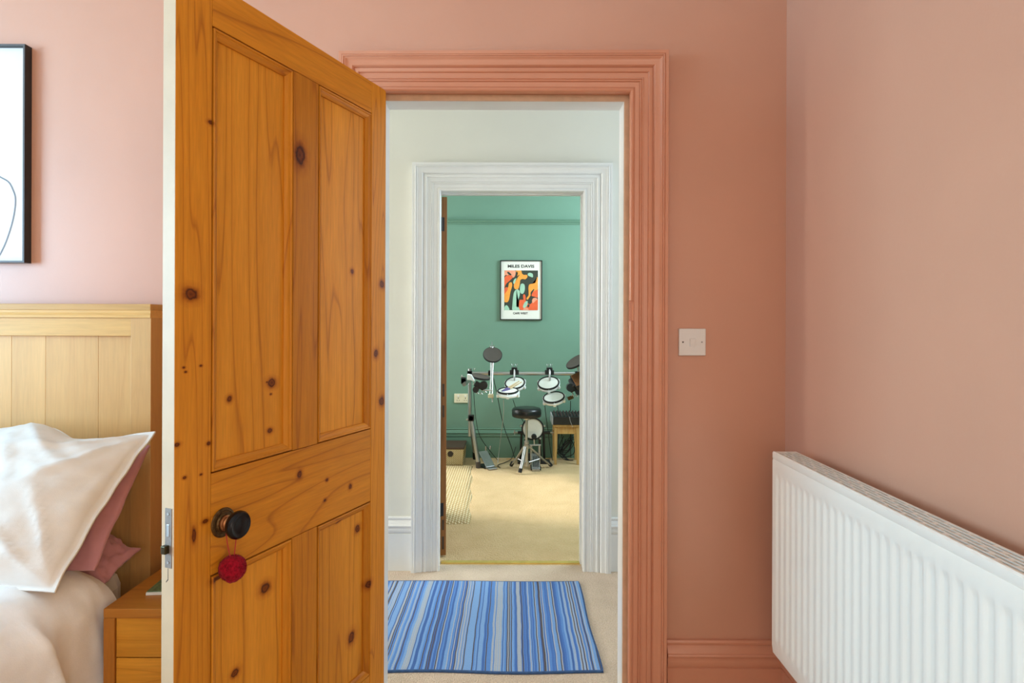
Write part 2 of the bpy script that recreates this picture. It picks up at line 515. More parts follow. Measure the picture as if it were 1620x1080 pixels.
# hall
FO0, FO1, FZ = -0.384, 0.378, 1.975
struct('wall_hall_far', 'paint_white', (-4.3, FO0, FY, FY+.05, 0, H), (FO1, 2.0, FY, FY+.05, 0, H), (FO0, FO1, FY, FY+.05, FZ, H))
struct('wall_hall_left', 'paint_white', (-4.3, -4.2, WY2, FY, 0, .85), (-4.3, -4.2, WY2, FY, 2.4, H), (-4.3, -4.2, WY2, 2.15, .85, 2.4), (-4.3, -4.2, 3.05, FY, .85, 2.4))
struct('wall_hall_right', 'paint_white', (1.9, 2.0, WY2, FY, 0, .9), (1.9, 2.0, WY2, FY, 2.45, H), (1.9, 2.0, WY2, 2.15, .9, 2.45), (1.9, 2.0, 3.05, FY, .9, 2.45))
# music room
struct('wall_music_near', 'paint_green', (-2.0, FO0, FY+.05, FY2, 0, H), (FO1, 2.05, FY+.05, FY2, 0, H), (FO0, FO1, FY+.05, FY2, FZ, H))
struct('wall_music_far', 'paint_green', (-2.0, 2.05, GY, GY+.1, 0, H))
struct('wall_music_left', 'paint_green', (-2.0, -1.9, FY2, 4.42, 0, H), (-2.0, -1.9, 5.69, GY, 0, H), (-2.0, -1.9, 4.42, 5.69, 0, .72), (-2.0, -1.9, 4.42, 5.69, 2.38, H))
struct('wall_music_right', 'paint_green', (1.95, 2.05, FY2, 3.92, 0, H), (1.95, 2.05, 5.08, GY, 0, H), (1.95, 2.05, 3.92, 5.08, 0, 1.55), (1.95, 2.05, 3.92, 5.08, 2.45, H))  # high opening added for the side light

# ------------------------------------------------------------------ architraves
PROF = [(0, 0), (0, 18), (2, 21), (5, 22.5), (9, 22), (12, 20), (13, 17.5), (14, 17.5), (15, 19), (29, 21.5), (30, 19.5), (31, 21), (33, 24), (36, 24), (38, 22), (39.5, 25), (42, 25.5), (44, 23.5),
        (58, 25), (59, 29), (61, 31), (66, 31), (71, 30), (72, 26), (74.5, 26), (76, 31), (80, 35.5), (86, 37), (92, 37.5), (98, 40), (102, 44), (104, 44), (104.6, 42), (106, 45), (108.5, 46.5), (111, 45), (112, 43), (113, 44.5), (123, 44.5), (123.5, 43.5), (123.5, 0)]


def casing(name, mat, x0, x1, zt, yf, k=1.0, kh=1.0, drop_left=0.0, notch=None):
    P = [(u*k/1000, h/1000) for (u, h) in PROF]
    q = kh/k
    m = MB()
    stations = ['L0', 'L1', 'R1'] + (['N1', 'N2', 'N3', 'N4'] if notch else []) + ['R0']
    rows = []
    for s in stations:
        r = []
        for (u, h) in P:
            hh = h
            if s in ('N2', 'N3') and u < 0.0095: hh = min(h, 0.005)
            x = x0-u if s[0] == 'L' else x1+u
            z = {'L0': 0, 'L1': zt+u*q-drop_left*u/.1235, 'R1': zt+u*q, 'R0': 0}.get(s)
            if z is None: z = {'N1': notch[1]+.001, 'N2': notch[1], 'N3': notch[0], 'N4': notch[0]-.001}[s]
            r.append(Vector((x, yf-hh, z)))
        rows.append(r)
    m.grid(rows)
    return m.build(name, mat, smooth=28, kind='structure')


casing('trim_1', 'paint_pink_gloss', -0.431, 0.3735, 2.0185, WY, 0.93, 1.0, 0.008, notch=(1.293, 1.356))
casing('trim_2', 'paint_white_gloss', -0.371, 0.3690, 1.962, FY, 1.16, 1.14)


def lining(name, mat, x0, x1, zt, y0, y1, t=0.012):
    return struct(name, mat, (x0-t, x0, y0, y1, 0, zt+t), (x1, x1+t, y0, y1, 0, zt+t), (x0, x1, y0, y1, zt, zt+t))


lining('trim_3', 'paint_pink_gloss', -0.430, 0.3775, 2.0235, WY-.008, WY+.022)
lining('trim_4', 'bare_stop', -0.416, 0.3615, 2.0035, WY+.022, WY+.0275, 0.03)
lining('trim_5', 'paint_white_gloss', -0.416, 0.3605, 2.0030, WY+.0275, WY2+.006, 0.03)
lining('trim_6', 'paint_white_gloss', -0.378, 0.3715, 1.9680, FY-.006, FY2-.03)
lining('trim_7', 'paint_white_gloss', -0.384, 0.3640, 1.9620, FY2-.03, FY2+.004, 0.022)

# ------------------------------------------------------------------ skirtings and picture rail
SK = [(0, 0), (0, 18), (.190, 18), (.192, 15), (.196, 15), (.198, 20), (.208, 23), (.216, 22), (.226, 20), (.228, 26), (.234, 28), (.238, 26), (.240, 22), (.250, 18), (.258, 12), (.262, 9), (.263, 12), (.270, 13), (.276, 10), (.276, 0)]


def skirt(name, mat, a, b, along, face, d, prof=SK):
    m = MB()
    rows = []
    for s in (a, b):
        r = []
        for (z, h) in prof:
            q = face + d*h/1000
            r.append(Vector((s, q, z)) if along == 'x' else Vector((q, s, z)))
        rows.append(r)
    m.grid(rows, False)
    for r in rows: m.face([m.bm.verts.new(p) for p in r])
    return m.build(name, mat, smooth=25, kind='structure')


skirt('baseboard_back', 'paint_pink_gloss', .497, RX, 'x', WY, -1)
skirt('baseboard_back_left', 'paint_pink_gloss', -4.2, -.552, 'x', WY, -1)
skirt('baseboard_right', 'paint_pink_gloss', -2.4, WY, 'y', RX, -1)
skirt('baseboard_hall_left', 'paint_white_gloss', -4.2, -.515, 'x', FY, -1)
skirt('baseboard_hall_right', 'paint_white_gloss', .51, 1.9, 'x', FY, -1)
skirt('baseboard_music_room', 'paint_green_gloss', -1.9, 1.95, 'x', GY, -1)
RAIL = [(2.208, 0), (2.208, 10), (2.214, 14), (2.222, 12), (2.226, 20), (2.236, 26), (2.244, 22), (2.248, 28), (2.252, 28), (2.252, 0)]
skirt('trim_8', 'paint_green_gloss', -1.9, 1.95, 'x', GY, -1, RAIL)
struct('trim_9', 'gold_strip', (-.372, .365, FY+.075, FY+.105, 0, .007))


# windows that stand behind the camera and to the sides
def window(name, axis, pos, a0, a1, z0, z1, bars=1):
    t = empty(name); t['kind'] = 'structure'
    def b(p, q, r, s, nm):
        if axis == 'x': box(nm, 'paint_white_gloss', pos-.03, pos+.03, p, q, r, s, t)
        else: box(nm, 'paint_white_gloss', p, q, pos-.03, pos+.03, r, s, t)
    b(a0, a0+.05, z0, z1, 'window_frame'); b(a1-.05, a1, z0, z1, 'window_frame')
    b(a0+.05, a1-.05, z0, z0+.05, 'window_sill'); b(a0+.05, a1-.05, z1-.05, z1, 'window_frame')
    zm = (z0+z1)/2
    b(a0+.05, a1-.05, zm-.02, zm+.02, 'meeting_rail')


window('window_1', 'x', -4.25, -.67, .87, .85, 2.4)
window('window_2', 'y', -2.45, -1.17, .37, .73, 2.27)
window('window_3', 'x', -4.25, 2.15, 3.05, .85, 2.4)
window('window_4', 'x', -1.95, 4.42, 5.69, .72, 2.38)
window('window_5', 'x', 1.95, 2.15, 3.05, .9, 2.45)
window('window_7', 'x', RX+.05, -2.02, -.68, .75, 2.29)
window('added_window_6', 'x', 2.0, 3.92, 5.08, 1.55, 2.45)  # unseen window added around the music room side light

# ------------------------------------------------------------------ the pine door
D = empty('door_1', (HX, HY, 0), DTH)
tag(D, 'open stripped pine door with four panels and a black knob', 'door', kind='structure')
W, T = 0.757, 0.035
Zt, Z1, Z2, Z3, Z4, Z0 = 2.022, 1.925, 0.959, 0.738, 0.206, 0.010
T1, T2, T3, T4 = 0.0776, 0.322, 0.418, 0.667


def dbox(name, mat, x0, x1, z0, z1, bevel=0.0012):
    return MB().box(x0, x1, -T, 0, z0, z1).build(name, mat, D, bevel=bevel)


g = 0.0006
dbox('stile', 'pine_upright', 0, T1-g, Z0, Zt)
st = dbox('stile', ['pine_upright', 'door_edge_paint'], T4+g, W, Z0, Zt)
for p in st.data.polygons:
    if p.normal.x > 0.9: p.material_index = 1
dbox('top_rail', 'pine_level', T1+g, T4-g, Z1+g, Zt-.0005)
dbox('lock_rail', 'pine_level', T1+g, T4-g, Z3+g, Z2-g)
dbox('bottom_rail', 'pine_level', T1+g, T4-g, Z0, Z4-g)
dbox('muntin', 'pine_upright', T2+g, T3-g, Z2+g, Z1-g)
dbox('muntin', 'pine_upright', T2+g, T3-g, Z4+g, Z3-g)
MP = [(.0002, -.026), (.0002, -.010), (.0026, -.010), (.0030, .0008), (.005, .0022), (.0075, .0012), (.009, -.0012), (.011, -.0016), (.016, -.0045), (.0205, -.0085), (.0215, -.0095), (.0215, -.018)]
for (a, b) in ((T1, T2), (T3, T4)):
    for (z0, z1) in ((Z2, Z1), (Z4, Z3)):
        MB().box(a+.002, b-.002, -.028, -.0140, z0+.002, z1-.002).build('panel', 'pine_panel', D)
        m = MB()
        rows = [[Vector((x, y, z)) for (x, z, y) in ((a+u, z0+u, h), (b-u, z0+u, h), (b-u, z1-u, h), (a+u, z1-u, h))] for (u, h) in MP]
        m.grid(rows, True)
        pmo = m.build('panel_moulding', ['pine_upright', 'pine_level'], D, smooth=20)
        for p in pmo.data.polygons:
            vs_ = [pmo.data.vertices[i].co for i in p.vertices]
            if max(v.x for v in vs_)-min(v.x for v in vs_) > max(v.z for v in vs_)-min(v.z for v in vs_): p.material_index = 1
# knob
kt, kz = 0.636, 0.8445
kb = MB().lathe([(.0, 0), (.031, 0), (.0325, .002), (.031, .005), (.027, .0065), (.025, .005), (.021, .006), (.019, .009), (.0, .009)], frame_to((kt, 0, kz), (0, 1, 0)), 32).build('knob_rose', 'aged_brass', D, smooth=40)
MB().lathe([(0, .008), (.017, .008), (.017, .012), (.014, .014), (.0145, .018), (.0125, .020), (.0115, .030), (.013, .034), (0, .034)], frame_to((kt, 0, kz), (0, 1, 0)), 28).build('knob_neck', 'copper_neck', D, smooth=40)
MB().lathe([(0, .027), (.013, .027), (.021, .030), (.0275, .036), (.0305, .043), (.0300, .050), (.0265, .0545), (.024, .0545), (.0225, .0532), (.016, .0540), (.008, .0552), (0, .0555)], frame_to((kt, 0, kz), (0, 1, 0)), 36).build('knob', 'ebony', D, smooth=50)
# mortice lock in the door's edge
lp = empty('lock_plate', (0, 0, 0)); lp.parent = D
ez = lambda y, Y=1.227: EYE-(y-508)*Y/960
MB().box(W-.001, W+.0012, -.024, -.0055, .787, .908).build('forend', 'lock_steel', lp, bevel=.0006)
MB().box(W, W+.011, -.0245, -.0115, .817, .834).build('latch_bolt', 'latch_bronze', lp, bevel=.002)
MB().box(W, W+.0022, -.0185, -.0110, .851, .876).build('dead_bolt', 'steel', lp, bevel=.0008)
for zz in (.7985, .897):
    MB().lathe([(0, 0), (.0034, 0), (.003, .0012), (.0014, .0014), (0, .0008)], frame_to((W+.001, -.0145, zz), (1, 0, 0)), 14).build('screw', 'grey_screw', lp, smooth=40)
MB().prism([(-.0006, 0), (.0006, 0), (.0006, -.022), (.006, -.028), (.0055, -.0295), (-.0006, -.0235)], .0006, Matrix.Translation((W-.0003, -.016, .786)) @ Matrix.Rotation(-PI/2, 4, 'Z')).build('scratch', 'dark_slot', lp)
# hinges on the hidden edge
for zz in (.22, 1.72):
    MB().lathe([(0, 0), (.006, 0), (.006, .09), (0, .09)], Matrix.Translation((-.004, -.034, zz)), 12).build('hinge', 'aged_brass', D, smooth=40)

# pom-pom hanging from the knob neck
DM = Matrix.Translation((HX, HY, 0)) @ Matrix.Rotation(DTH, 4, 'Z')
pc = DM @ Vector((kt-.004, .026, .746))
PO = empty('pompom', pc)
tag(PO, 'crimson wool pom-pom hanging by a loop from the black door knob', 'pom-pom')
m, n, l, b = newmat('crimson_wool'); setp(b, (0.36, 0.006, 0.018), 0.95, 0, 0.1, 0.05)
v_, _ = nmap(n, l); f_ = ntex(n, l, v_, 160, 3)
l.new(ramp(n, l, f_, [(0.3, (0.17, 0.002, 0.008)), (0.7, (0.38, 0.007, 0.022))]), b.inputs['Base Color']); bump(n, l, b, f_, 0.9, 0.004)
plain('crimson_cord', (0.42, 0.015, 0.02), 0.8)
m = MB()
rnd = random.Random(5)
bmesh.ops.create_icosphere(m.bm, subdivisions=4, radius=.0285)
for v in m.bm.verts:
    k = noise.noise(v.co*55)*.09 + rnd.uniform(-.045, .045)
    v.co *= 1+k
m.build('wool_ball', 'crimson_wool', PO, smooth=180)
m = MB()
rnd = random.Random(9)
for i in range(2600):
    d = Vector((rnd.gauss(0, 1), rnd.gauss(0, 1), rnd.gauss(0, 1))).normalized()
    s = d.cross(Vector((rnd.gauss(0, 1), rnd.gauss(0, 1), rnd.gauss(0, 1)))).normalized()*.0007
    m.face([m.bm.verts.new(d*.026-s), m.bm.verts.new(d*.026+s), m.bm.verts.new(d*rnd.uniform(.0290, .0305))])
m.build('wool_fibres', 'crimson_wool', PO, kind='stuff')
R3 = Matrix.Rotation(DTH, 3, 'Z')
def dl(t, y, z): return R3 @ Vector((t-(kt-.004), y-.026, z-.746))
lp_pts = [dl(kt-.006, .0275, .771), dl(kt-.012, .027, .81), dl(kt-.0132, .0245, kz), dl(kt, .0245, kz+.0135), dl(kt+.0132, .0245, kz), dl(kt+.011, .025, .81), dl(kt+.002, .0255, .771)]
MB().tube(smoothpts(lp_pts, 6), .0011, 6).build('hanging_loop', 'crimson_cord', PO, smooth=60)

# ------------------------------------------------------------------ light switch
SW = empty('light_switch', (.5755, WY, 1.2255))
tag(SW, 'square cream light switch with one rocker on the terracotta wall', 'light switch')
MB().box(-.043, .043, -.009, 0, -.043, .043).build('face_plate', 'switch_white', SW, bevel=.0025)
MB().box(-.0085, .0085, -.0125, -.008, -.0128, .0128, Matrix.Rotation(math.radians(9), 4, 'X')).build('rocker', 'switch_white', SW, bevel=.0008)
m = MB()
for q in ((-.0105, -.0088, -.0155, .0155), (.0088, .0105, -.0155, .0155), (-.0088, .0088, -.0155, -.0140), (-.0088, .0088, .0140, .0155)):
    m.box(q[0], q[1], -.0094, -.0086, q[2], q[3])
m.build('rocker_surround', 'switch_white', SW)
for sx, mt in ((-.0302, 'dark_slot'), (.0302, 'grey_screw')):
    MB().lathe([(0, 0), (.0026, 0), (.0024, .0004), (0, .0004)], frame_to((sx, -.009, 0), (0, -1, 0)), 14).build('screw', mt, SW)

# ------------------------------------------------------------------ radiator
RD = empty('radiator', (.760, 1.767, .33))
tag(RD, 'long white ribbed panel radiator below the right-hand terracotta wall', 'radiator')
LEN, RH = 1.42, .585
m = MB()
ys, dep = [], []
pitch = .0333
nr = int((LEN-.05)/pitch)
y = .022
ys.append((0.0, 0)); ys.append((.010, 0))
for i in range(nr):
    for (o_, dd) in ((0, 0), (.003, .15), (.007, .85), (.010, 1), (.0175, 1), (.0205, .85), (.0245, .15), (.0275, 0)):
        ys.append((y+i*pitch+o_, dd))
ys.append((LEN-.004, 0)); ys.append((LEN, 0))
zs = [(0, 0), (.022, 0), (.040, 0), (.046, .2), (.054, .8), (.062, 1), (.30, 1), (RH-.080, 1), (RH-.073, .8), (RH-.064, .25), (RH-.058, 0), (RH-.026, 0), (RH-.022, -.12), (RH-.018, 0), (RH-.004, 0), (RH, .35)]
rows = []
for (z, wz) in zs:
    rows.append([Vector((.0044*(dd*max(wz, 0)) + (.0016 if wz == -.12 else 0) + (.003 if z in (0, RH) else 0), -yy, z)) for (yy, dd) in ys])
m.grid(rows)
m.build('front_panel', 'enamel_white', RD, smooth=35)
MB().box(.009, .013, -LEN, 0, .005, RH-.012).build('water_panel', 'enamel_white', RD)
box('end_cover', 'enamel_white', .003, .066, -.004, 0, .004, RH-.001, RD, bevel=.001)
box('end_cover', 'enamel_white', .003, .066, -LEN, -LEN+.004, .004, RH-.001, RD, bevel=.001)
box('back_panel', 'enamel_white', .060, .066, -LEN+.004, -.004, .004, RH-.01, RD, bevel=.001)
box('convector_core', 'shaded_inside', .014, .0595, -LEN+.006, -.006, .03, RH-.045, RD)
# grille: strips along, ties across, staggered
gr = MB()
cols = [(.003, .0092), (.0168, .0202), (.0278, .0312), (.0388, .0422), (.0498, .0532), (.0604, .066)]
for (a, b) in cols: gr.box(a, b, -LEN+.004, -.004, RH-.004, RH-.0005)
gr.box(.0092, .0604, -.016, -.004, RH-.004, RH-.0006); gr.box(.0092, .0604, -LEN+.004, -LEN+.016, RH-.004, RH-.0006)
for k in range(5):
    a, b = cols[k][1], cols[k+1][0]
    s = .016 + (.0 if k % 2 else .028)
    while s < LEN-.03:
        gr.box(a, b, -s-.009, -s, RH-.004, RH-.0007); s += .058
gr.build('top_grille', 'enamel_white', RD)
for yy in (-.22, -1.15):
    box('wall_bracket', 'enamel_white', .066, RX-.7615, yy-.03, yy, .10, RH-.10, RD)

# ------------------------------------------------------------------ picture on the left
PF = empty('framed_picture', (-1.790, WY, 1.8145))
tag(PF, 'black framed line drawing on the pale pink wall above the headboard', 'picture')
fw, fh, fd = .250, .345, .028
m = MB()
pr = [(0, 0), (0, -fd), (.004, -fd), (.006, -fd+.001), (.007, -.016), (.007, 0)]
rows = [[Vector((sx*(fw-u), h, sz*(fh-u))) for (sx, sz) in ((-1, -1), (1, -1), (1, 1), (-1, 1))] for (u, h) in pr]
m.grid(rows, True)
m.build('frame', 'black_frame', PF)
m = MB()
rows = [[Vector((sx*(fw-u), h, sz*(fh-u))) for (sx, sz) in ((-1, -1), (1, -1), (1, 1), (-1, 1))] for (u, h) in [(.0003, -fd-.0004), (.0058, -fd-.0004)]]
m.grid(rows, True)
m.build('frame_face_lit', 'frame_face_lit', PF)
box('print', 'paper_white', -fw+.006, fw-.006, -.014, -.004, -fh+.006, fh-.006, PF)
LN = [(-60, 300), (-25, 270), (0, 283), (13, 291), (20, 304), (23.5, 317), (22, 338), (16, 364), (5, 394), (-8, 412), (-30, 400), (-55, 372), (-75, 340)]
pts = []
for (x, y_) in LN:
    q = at(x, y_, WY-.015); pts.append(Vector((q.x+1.790, -.0147, q.z-1.8145)))
sp = smoothpts(pts, 8)
m = MB(); rows = []
for i, p in enumerate(sp):
    d = (sp[min(i+1, len(sp)-1)]-sp[max(i-1, 0)]).normalized(); s = Vector((-d.z, 0, d.x))*.0023
    rows.append([p-s, p+s])
m.grid(rows).build('drawn_line', 'ink_grey', PF)

# ------------------------------------------------------------------ bed
BED = empty('bed', (-1.90, .9, 0))
tag(BED, 'bed with a panelled light oak headboard and a white duvet', 'bed')
bx = lambda x: x+1.90
by = lambda y_: y_-.9
HB0, HB1 = -2.700, -1.104
yF, yB = 1.860, 1.926
MB().box(bx(HB0)-.003, bx(HB1)+.003, by(yF)-.012, by(yB), 1.3195, 1.3385).build('top_cap', 'oak_level', BED, bevel=.0015)
m = MB()
a0, a1 = bx(HB0), bx(HB1)
rows = []
for (o_, z) in ((.002, 1.3195), (.002, 1.312), (.0, 1.304), (-.0004, 1.2965)):
    rows.append([Vector((a0-o_, by(yF)-.008-o_, z)), Vector((a1+o_, by(yF)-.008-o_, z)), Vector((a1+o_, by(yB)-.001, z)), Vector((a0-o_, by(yB)-.001, z))])
m.grid(rows, True, True).build('cornice', 'oak_level', BED)
for (q0, q1) in ((HB1-.062, HB1), (HB0, HB0+.062)):
    MB().box(bx(q0), bx(q1), by(yF)-.004, by(yB)-.002, 0, 1.2965).build('stile', 'oak_upright', BED, bevel=.0012)
MB().box(bx(HB0)+.0625, bx(HB1)-.0625, by(yF)-.002, by(yB)-.006, 1.241, 1.296).build('top_rail', 'oak_level', BED, bevel=.0008)
MB().box(bx(HB0)+.0625, bx(HB1)-.0625, by(yF)-.002, by(yB)-.006, .30, .42).build('bottom_rail', 'oak_level', BED, bevel=.0008)
xr = HB1-.063
for wd in (.1085, .163, .105, .14, .17, .12, .15, .11, .16, .13, .1155):
    x0 = max(xr-wd, HB0+.063)
    MB().box(bx(x0)+.0003, bx(xr)-.0003, by(yF)+.012, by(yF)+.028, .42, 1.2408).build('board', 'oak_upright', BED, bevel=.0006)
    xr = x0
    if xr <= HB0+.0631: break
MB().box(bx(-2.68), bx(-1.13), by(-.15), by(1.85), .16, .34).build('bed_base', 'oak_level', BED, bevel=.004)
MB().box(bx(-2.66), bx(-1.16), by(-.12), by(1.84), .34, .55).build('mattress', 'linen_white', BED, bevel=.05)
for (qx, qy) in ((-2.62, -.08), (-1.22, -.08)):
    MB().box(bx(qx)-.03, bx(qx)+.03, by(qy)-.03, by(qy)+.03, 0, .16).build('leg', 'oak_upright', BED, bevel=.004)
def clip01(v): return max(0.0, min(1.0, v))


# duvet: top plus rounded drop on the right side and foot
def duvet():
    m = MB(); rows = []
    y0, y1 = -.20, 1.66
    NY = 200
    prof = []                       # (x, z) across, from left drop to right drop
    top = .640
    for k in range(6): prof.append((-2.74, .25+.3*k/5))
    for k in range(1, 8):
        a = PI*(1-k/8/2) ; prof.append((-2.74+.10+.10*math.cos(a), .55+.09*math.sin(a)))
    for k in range(30): prof.append((-2.64+1.42*k/29, top))
    for k in range(1, 12):
        a = PI/2*(1-k/12); prof.append((-1.22+.150*math.cos(a), .52+.12*math.sin(a)))
    for k in range(26): prof.append((-1.070+.030*k/25, .52-.40*k/25))
    for i in range(NY+1):
        s = i/NY
        y_ = y0+(y1-y0)*s
        r = []
        ef = min(1, (1-s)/.03)
        for j, (x, z) in enumerate(prof):
            p = Vector((x, y_, z))
            d = Vector((0, 0, 1)) if z > .6 else (Vector((1, 0, .3)) if x > -1.5 else Vector((-1, 0, .3)))
            f = noise.fractal(Vector((x*4, y_*4.2, z*2.2)), 1.0, 2.0, 4)*.018 + .005*noise.noise(Vector((x*17, y_*15+z*6, z*14)))
            if x > -1.3 and z < .62:
                dn = (.62-z)/.5
                ph = y_*34 + z*7 + 2.2*noise.noise(Vector((y_*2.5, z*2, 3)))
                f += .050*dn**.6*(1-2*abs(math.sin(ph*.5))**.7)*(.5+.6*noise.noise(Vector((y_*4, z*1.5, 7))))*clip01((1.60-y_)/.12)
            q_ = p + d*f*ef - Vector((0, 0, (1-ef)*.035 if z > .5 else 0))
            if y_ > 1.44: q_.x = min(q_.x, -1.050)
            r.append(q_)
        rows.append([Vector((bx(q.x), by(q.y), q.z)) for q in r])
    m.grid(rows)
    return m.build('duvet', 'duvet_white', BED, smooth=180)
duvet()


def pillow(name, mat, BL, BR, TR, TL, hf, hb, seed, topw=None, edge=0.012, wr=0.010, N=56, flange=0.0):
    BL, BR, TR, TL = map(Vector, (BL, BR, TR, TL))
    c = (BL+BR+TR+TL)/4
    nrm = (BR-BL).cross(TL-BL).normalized()      # towards the camera / up
    up = (TL-BL).normalized(); rt = (BR-BL).normalized()
    m = MB()
    us = [0.5-0.5*math.cos(PI*i/N) for i in range(N+1)]
    def surf(a, b, side):
        p = (BL*(1-a)+BR*a)*(1-b) + (TL*(1-a)+TR*a)*b
        q, r = 2*a-1, 2*b-1
        p += rt*(-edge*(1-r*r)*abs(q)**3*(1 if q > 0 else -1)) + up*(-edge*(1-q*q)*abs(r)**3*(1 if r > 0 else -1))
        if topw: p += up*topw(a)*max(0, b)**3
        fl = flange
        A = max(0, 1-abs(q/(1-fl))**3.2); B = max(0, 1-abs(r/(1-fl))**3.2)
        s = (A*B)**.62
        h = (hf if side > 0 else -hb)*s
        wv = Vector((a*5+seed, b*5, seed*1.7))
        ridge = noise.fractal(wv, 1.0, 2.0, 4)
        cr = abs(noise.noise(Vector((a*7+seed*3, b*4, seed))))
        crv = 0
        for (ca, cb, k_) in ((1, 1, 3.1), (1, 0, 5.7), (.55, 1, 8.3)):
            dx, dy = a-ca, (b-cb)*.7
            th = math.atan2(dy, dx); rr_ = math.hypot(dx, dy)
            crv += max(0, math.sin(th*13+k_+seed+1.5*noise.noise(Vector((a*4, b*4, k_)))))**3*math.exp(-((rr_-.24)/.17)**2)
        h += side*(wr*(ridge*.9 - (0.5-cr)*1.1) + .011*crv)*min(1, s*2.5)
        p += nrm*h + nrm*side*(0 if min(a, b, 1-a, 1-b) < 1e-6 else .0032) + nrm*.010*(noise.noise(Vector((a*6, b*6, seed+9))))*(1-s)
        return p
    vr = {}
    for side in (1, -1):
        rows = [[surf(a, b, side) for a in us] for b in us]
        m.grid(rows)
    bmesh.ops.remove_doubles(m.bm, verts=m.bm.verts[:], dist=.0006)
    o = m.build(name, mat, None, smooth=180)
    for v in o.data.vertices: v.co -= c
    o.location = c
    return o


def tw(a):
    r = 1-a                     # distance from right corner, in pillow widths
    return -.034*math.exp(-((r-.22)/.12)**2) + .030*math.exp(-((r-.37)/.11)**2)*1.0 + .012*math.exp(-((r-.7)/.2)**2)


wp = pillow('pillow', 'linen_white', (-1.86, 1.44, .640), (-1.090, 1.45, .638), (-1.022, 1.745, .969), (-1.86, 1.755, .965), .115, .06, 1.3, tw, .012, .012, 64, .03)
tag(wp, 'white pillow propped at the front against the headboard', 'pillow')
pp = pillow('pillow', 'linen_pink', (-1.84, 1.58, .640), (-1.083, 1.575, .640), (-1.072, 1.800, .918), (-1.84, 1.80, .90), .055, .05, 4.1, None, .002, .012, 48, .0)
tag(pp, 'dusty pink pillow standing close behind the white pillow', 'pillow')
pq = pillow('pillow', 'linen_pink', (-1.47, 1.66, .665), (-1.118, 1.665, .560), (-1.098, 1.80, .612), (-1.47, 1.81, .70), .035, .03, 8.7, None, .006, .012, 36, .0)
tag(pq, 'shadowed dusty pink pillow low against the headboard, only its corner showing', 'pillow')

# ------------------------------------------------------------------ nightstand
NS = empty('nightstand', (-.855, 1.74, 0))
tag(NS, 'orange oak nightstand with two plain drawers beside the bed', 'nightstand')
n0, n1, f0, f1, nz = -.189, .189, -.186, .184, .550
box('top_board', 'oak_shaded_level', n0, n1, f0, f1, nz-.024, nz, NS, bevel=.0015)
box('side_panel', 'oak_shaded_upright', n0, n0+.028, f0+.0005, f1, 0, nz-.0243, NS, bevel=.001)
box('side_panel', 'oak_shaded_upright', n1-.028, n1, f0+.0005, f1, 0, nz-.0243, NS, bevel=.001)
box('back_panel', 'oak_lit_level', n0+.0283, n1-.0283, f1-.012, f1, .04, nz-.025, NS)
box('plinth', 'oak_lit_level', n0+.0283, n1-.0283, f0+.02, f0+.035, 0, .06, NS)
for (z0, z1) in ((.4235, .5245), (.3200, .4205), (.2165, .317), (.065, .2135)):
    d_ = empty('drawer', (0, 0, 0)); d_.parent = NS
    box('drawer_front', 'oak_lit_level', n0+.0295, n1-.0295, f0+.006, f0+.024, z0, z1, d_, bevel=.001)
    box('drawer_box', 'oak_lit_level', n0+.034, n1-.034, f0+.024, f1-.02, z0+.01, z1-.012, d_)
BK = empty('booklet', (-.905, 1.690, nz), math.radians(4))
tag(BK, 'thin booklet with a dark green cover lying on the nightstand', 'book')
box('pages', 'card_white', -.08, .09, -.055, .055, .0005, .008, BK, bevel=.0005)
box('cover', 'cover_green', -.079, .089, -.052, .053, .008, .0105, BK, bevel=.0004)

# ------------------------------------------------------------------ hall rug
RG = empty('striped_rug', (-.43, 2.60, 0))
tag(RG, 'blue striped flat-weave rug lying on the beige hall carpet', 'rug')
m = MB(); rows = []
xa, xb, ya, yb = -.70, .765, -.375, .395
for j in range(41):
    v_ = j/40; r = []
    for i in range(61):
        u_ = i/60
        x = xa+(xb-xa)*u_; y_ = ya+(yb-ya)*v_
        x += .0035*math.sin(v_*8+1)*u_ - .004*v_; y_ += .006*math.sin(u_*14)*(1-v_) + .004*math.sin(u_*11+2)*v_
        r.append(Vector((x, y_, .0075+.0016*noise.noise(Vector((x*6, y_*6, 0))))))
    rows.append(r)
m.grid(rows)
m.build('woven_field', 'striped_weave', RG, smooth=180)
edge_pts = [p for p in rows[0]] + [r[-1] for r in rows[1:]] + rows[-1][::-1][1:] + [r[0] for r in rows[::-1][1:-1]]
m = MB()
er = []
N_ = len(edge_pts)
for k in range(N_+1):
    p = edge_pts[k % N_]
    d = (edge_pts[(k+1) % N_]-edge_pts[(k-1) % N_]).normalized(); s = Vector((d.y, -d.x, 0))
    er.append([Vector((p.x, p.y, .0082))-s*.0035, Vector((p.x, p.y, .0085))+s*.0015, Vector((p.x, p.y, .005))+s*.004, Vector((p.x, p.y, .0005))+s*.0035])
m.grid(er).build('bound_edge', 'rug_binding', RG, smooth=60)

# ------------------------------------------------------------------ brown door into the music room
GD = empty('door_2', (-.386, FY2+.055, 0), math.radians(99))
tag(GD, 'brown wooden door opened into the green room, seen on its hinge edge', 'door', kind='structure')
gt = .030
MB().box(0, .74, -gt, 0, .012, 1.968).build('door_leaf', 'brown_door_wood', GD, bevel=.0015)
for (z0, z1, nm) in ((1.78, 1.855, 'hinge'), (.226, .298, 'hinge')):
    h_ = MB().box(-.0015, .0, -.016, -.001, z0, z1)
    h_.lathe([(0, z0), (.005, z0), (.005, z1), (0, z1)], Matrix.Translation((-.005, .002, 0)), 10)
    h_.build(nm, 'black_plastic', GD, smooth=40)
for (z0, z1) in ((.878, .947), (.765, .830), (.150, .205), (.045, .115)):
    MB().box(-.0012, 0, -.019, -.008, z0, z1).build('old_mortice', 'lid_brown', GD)

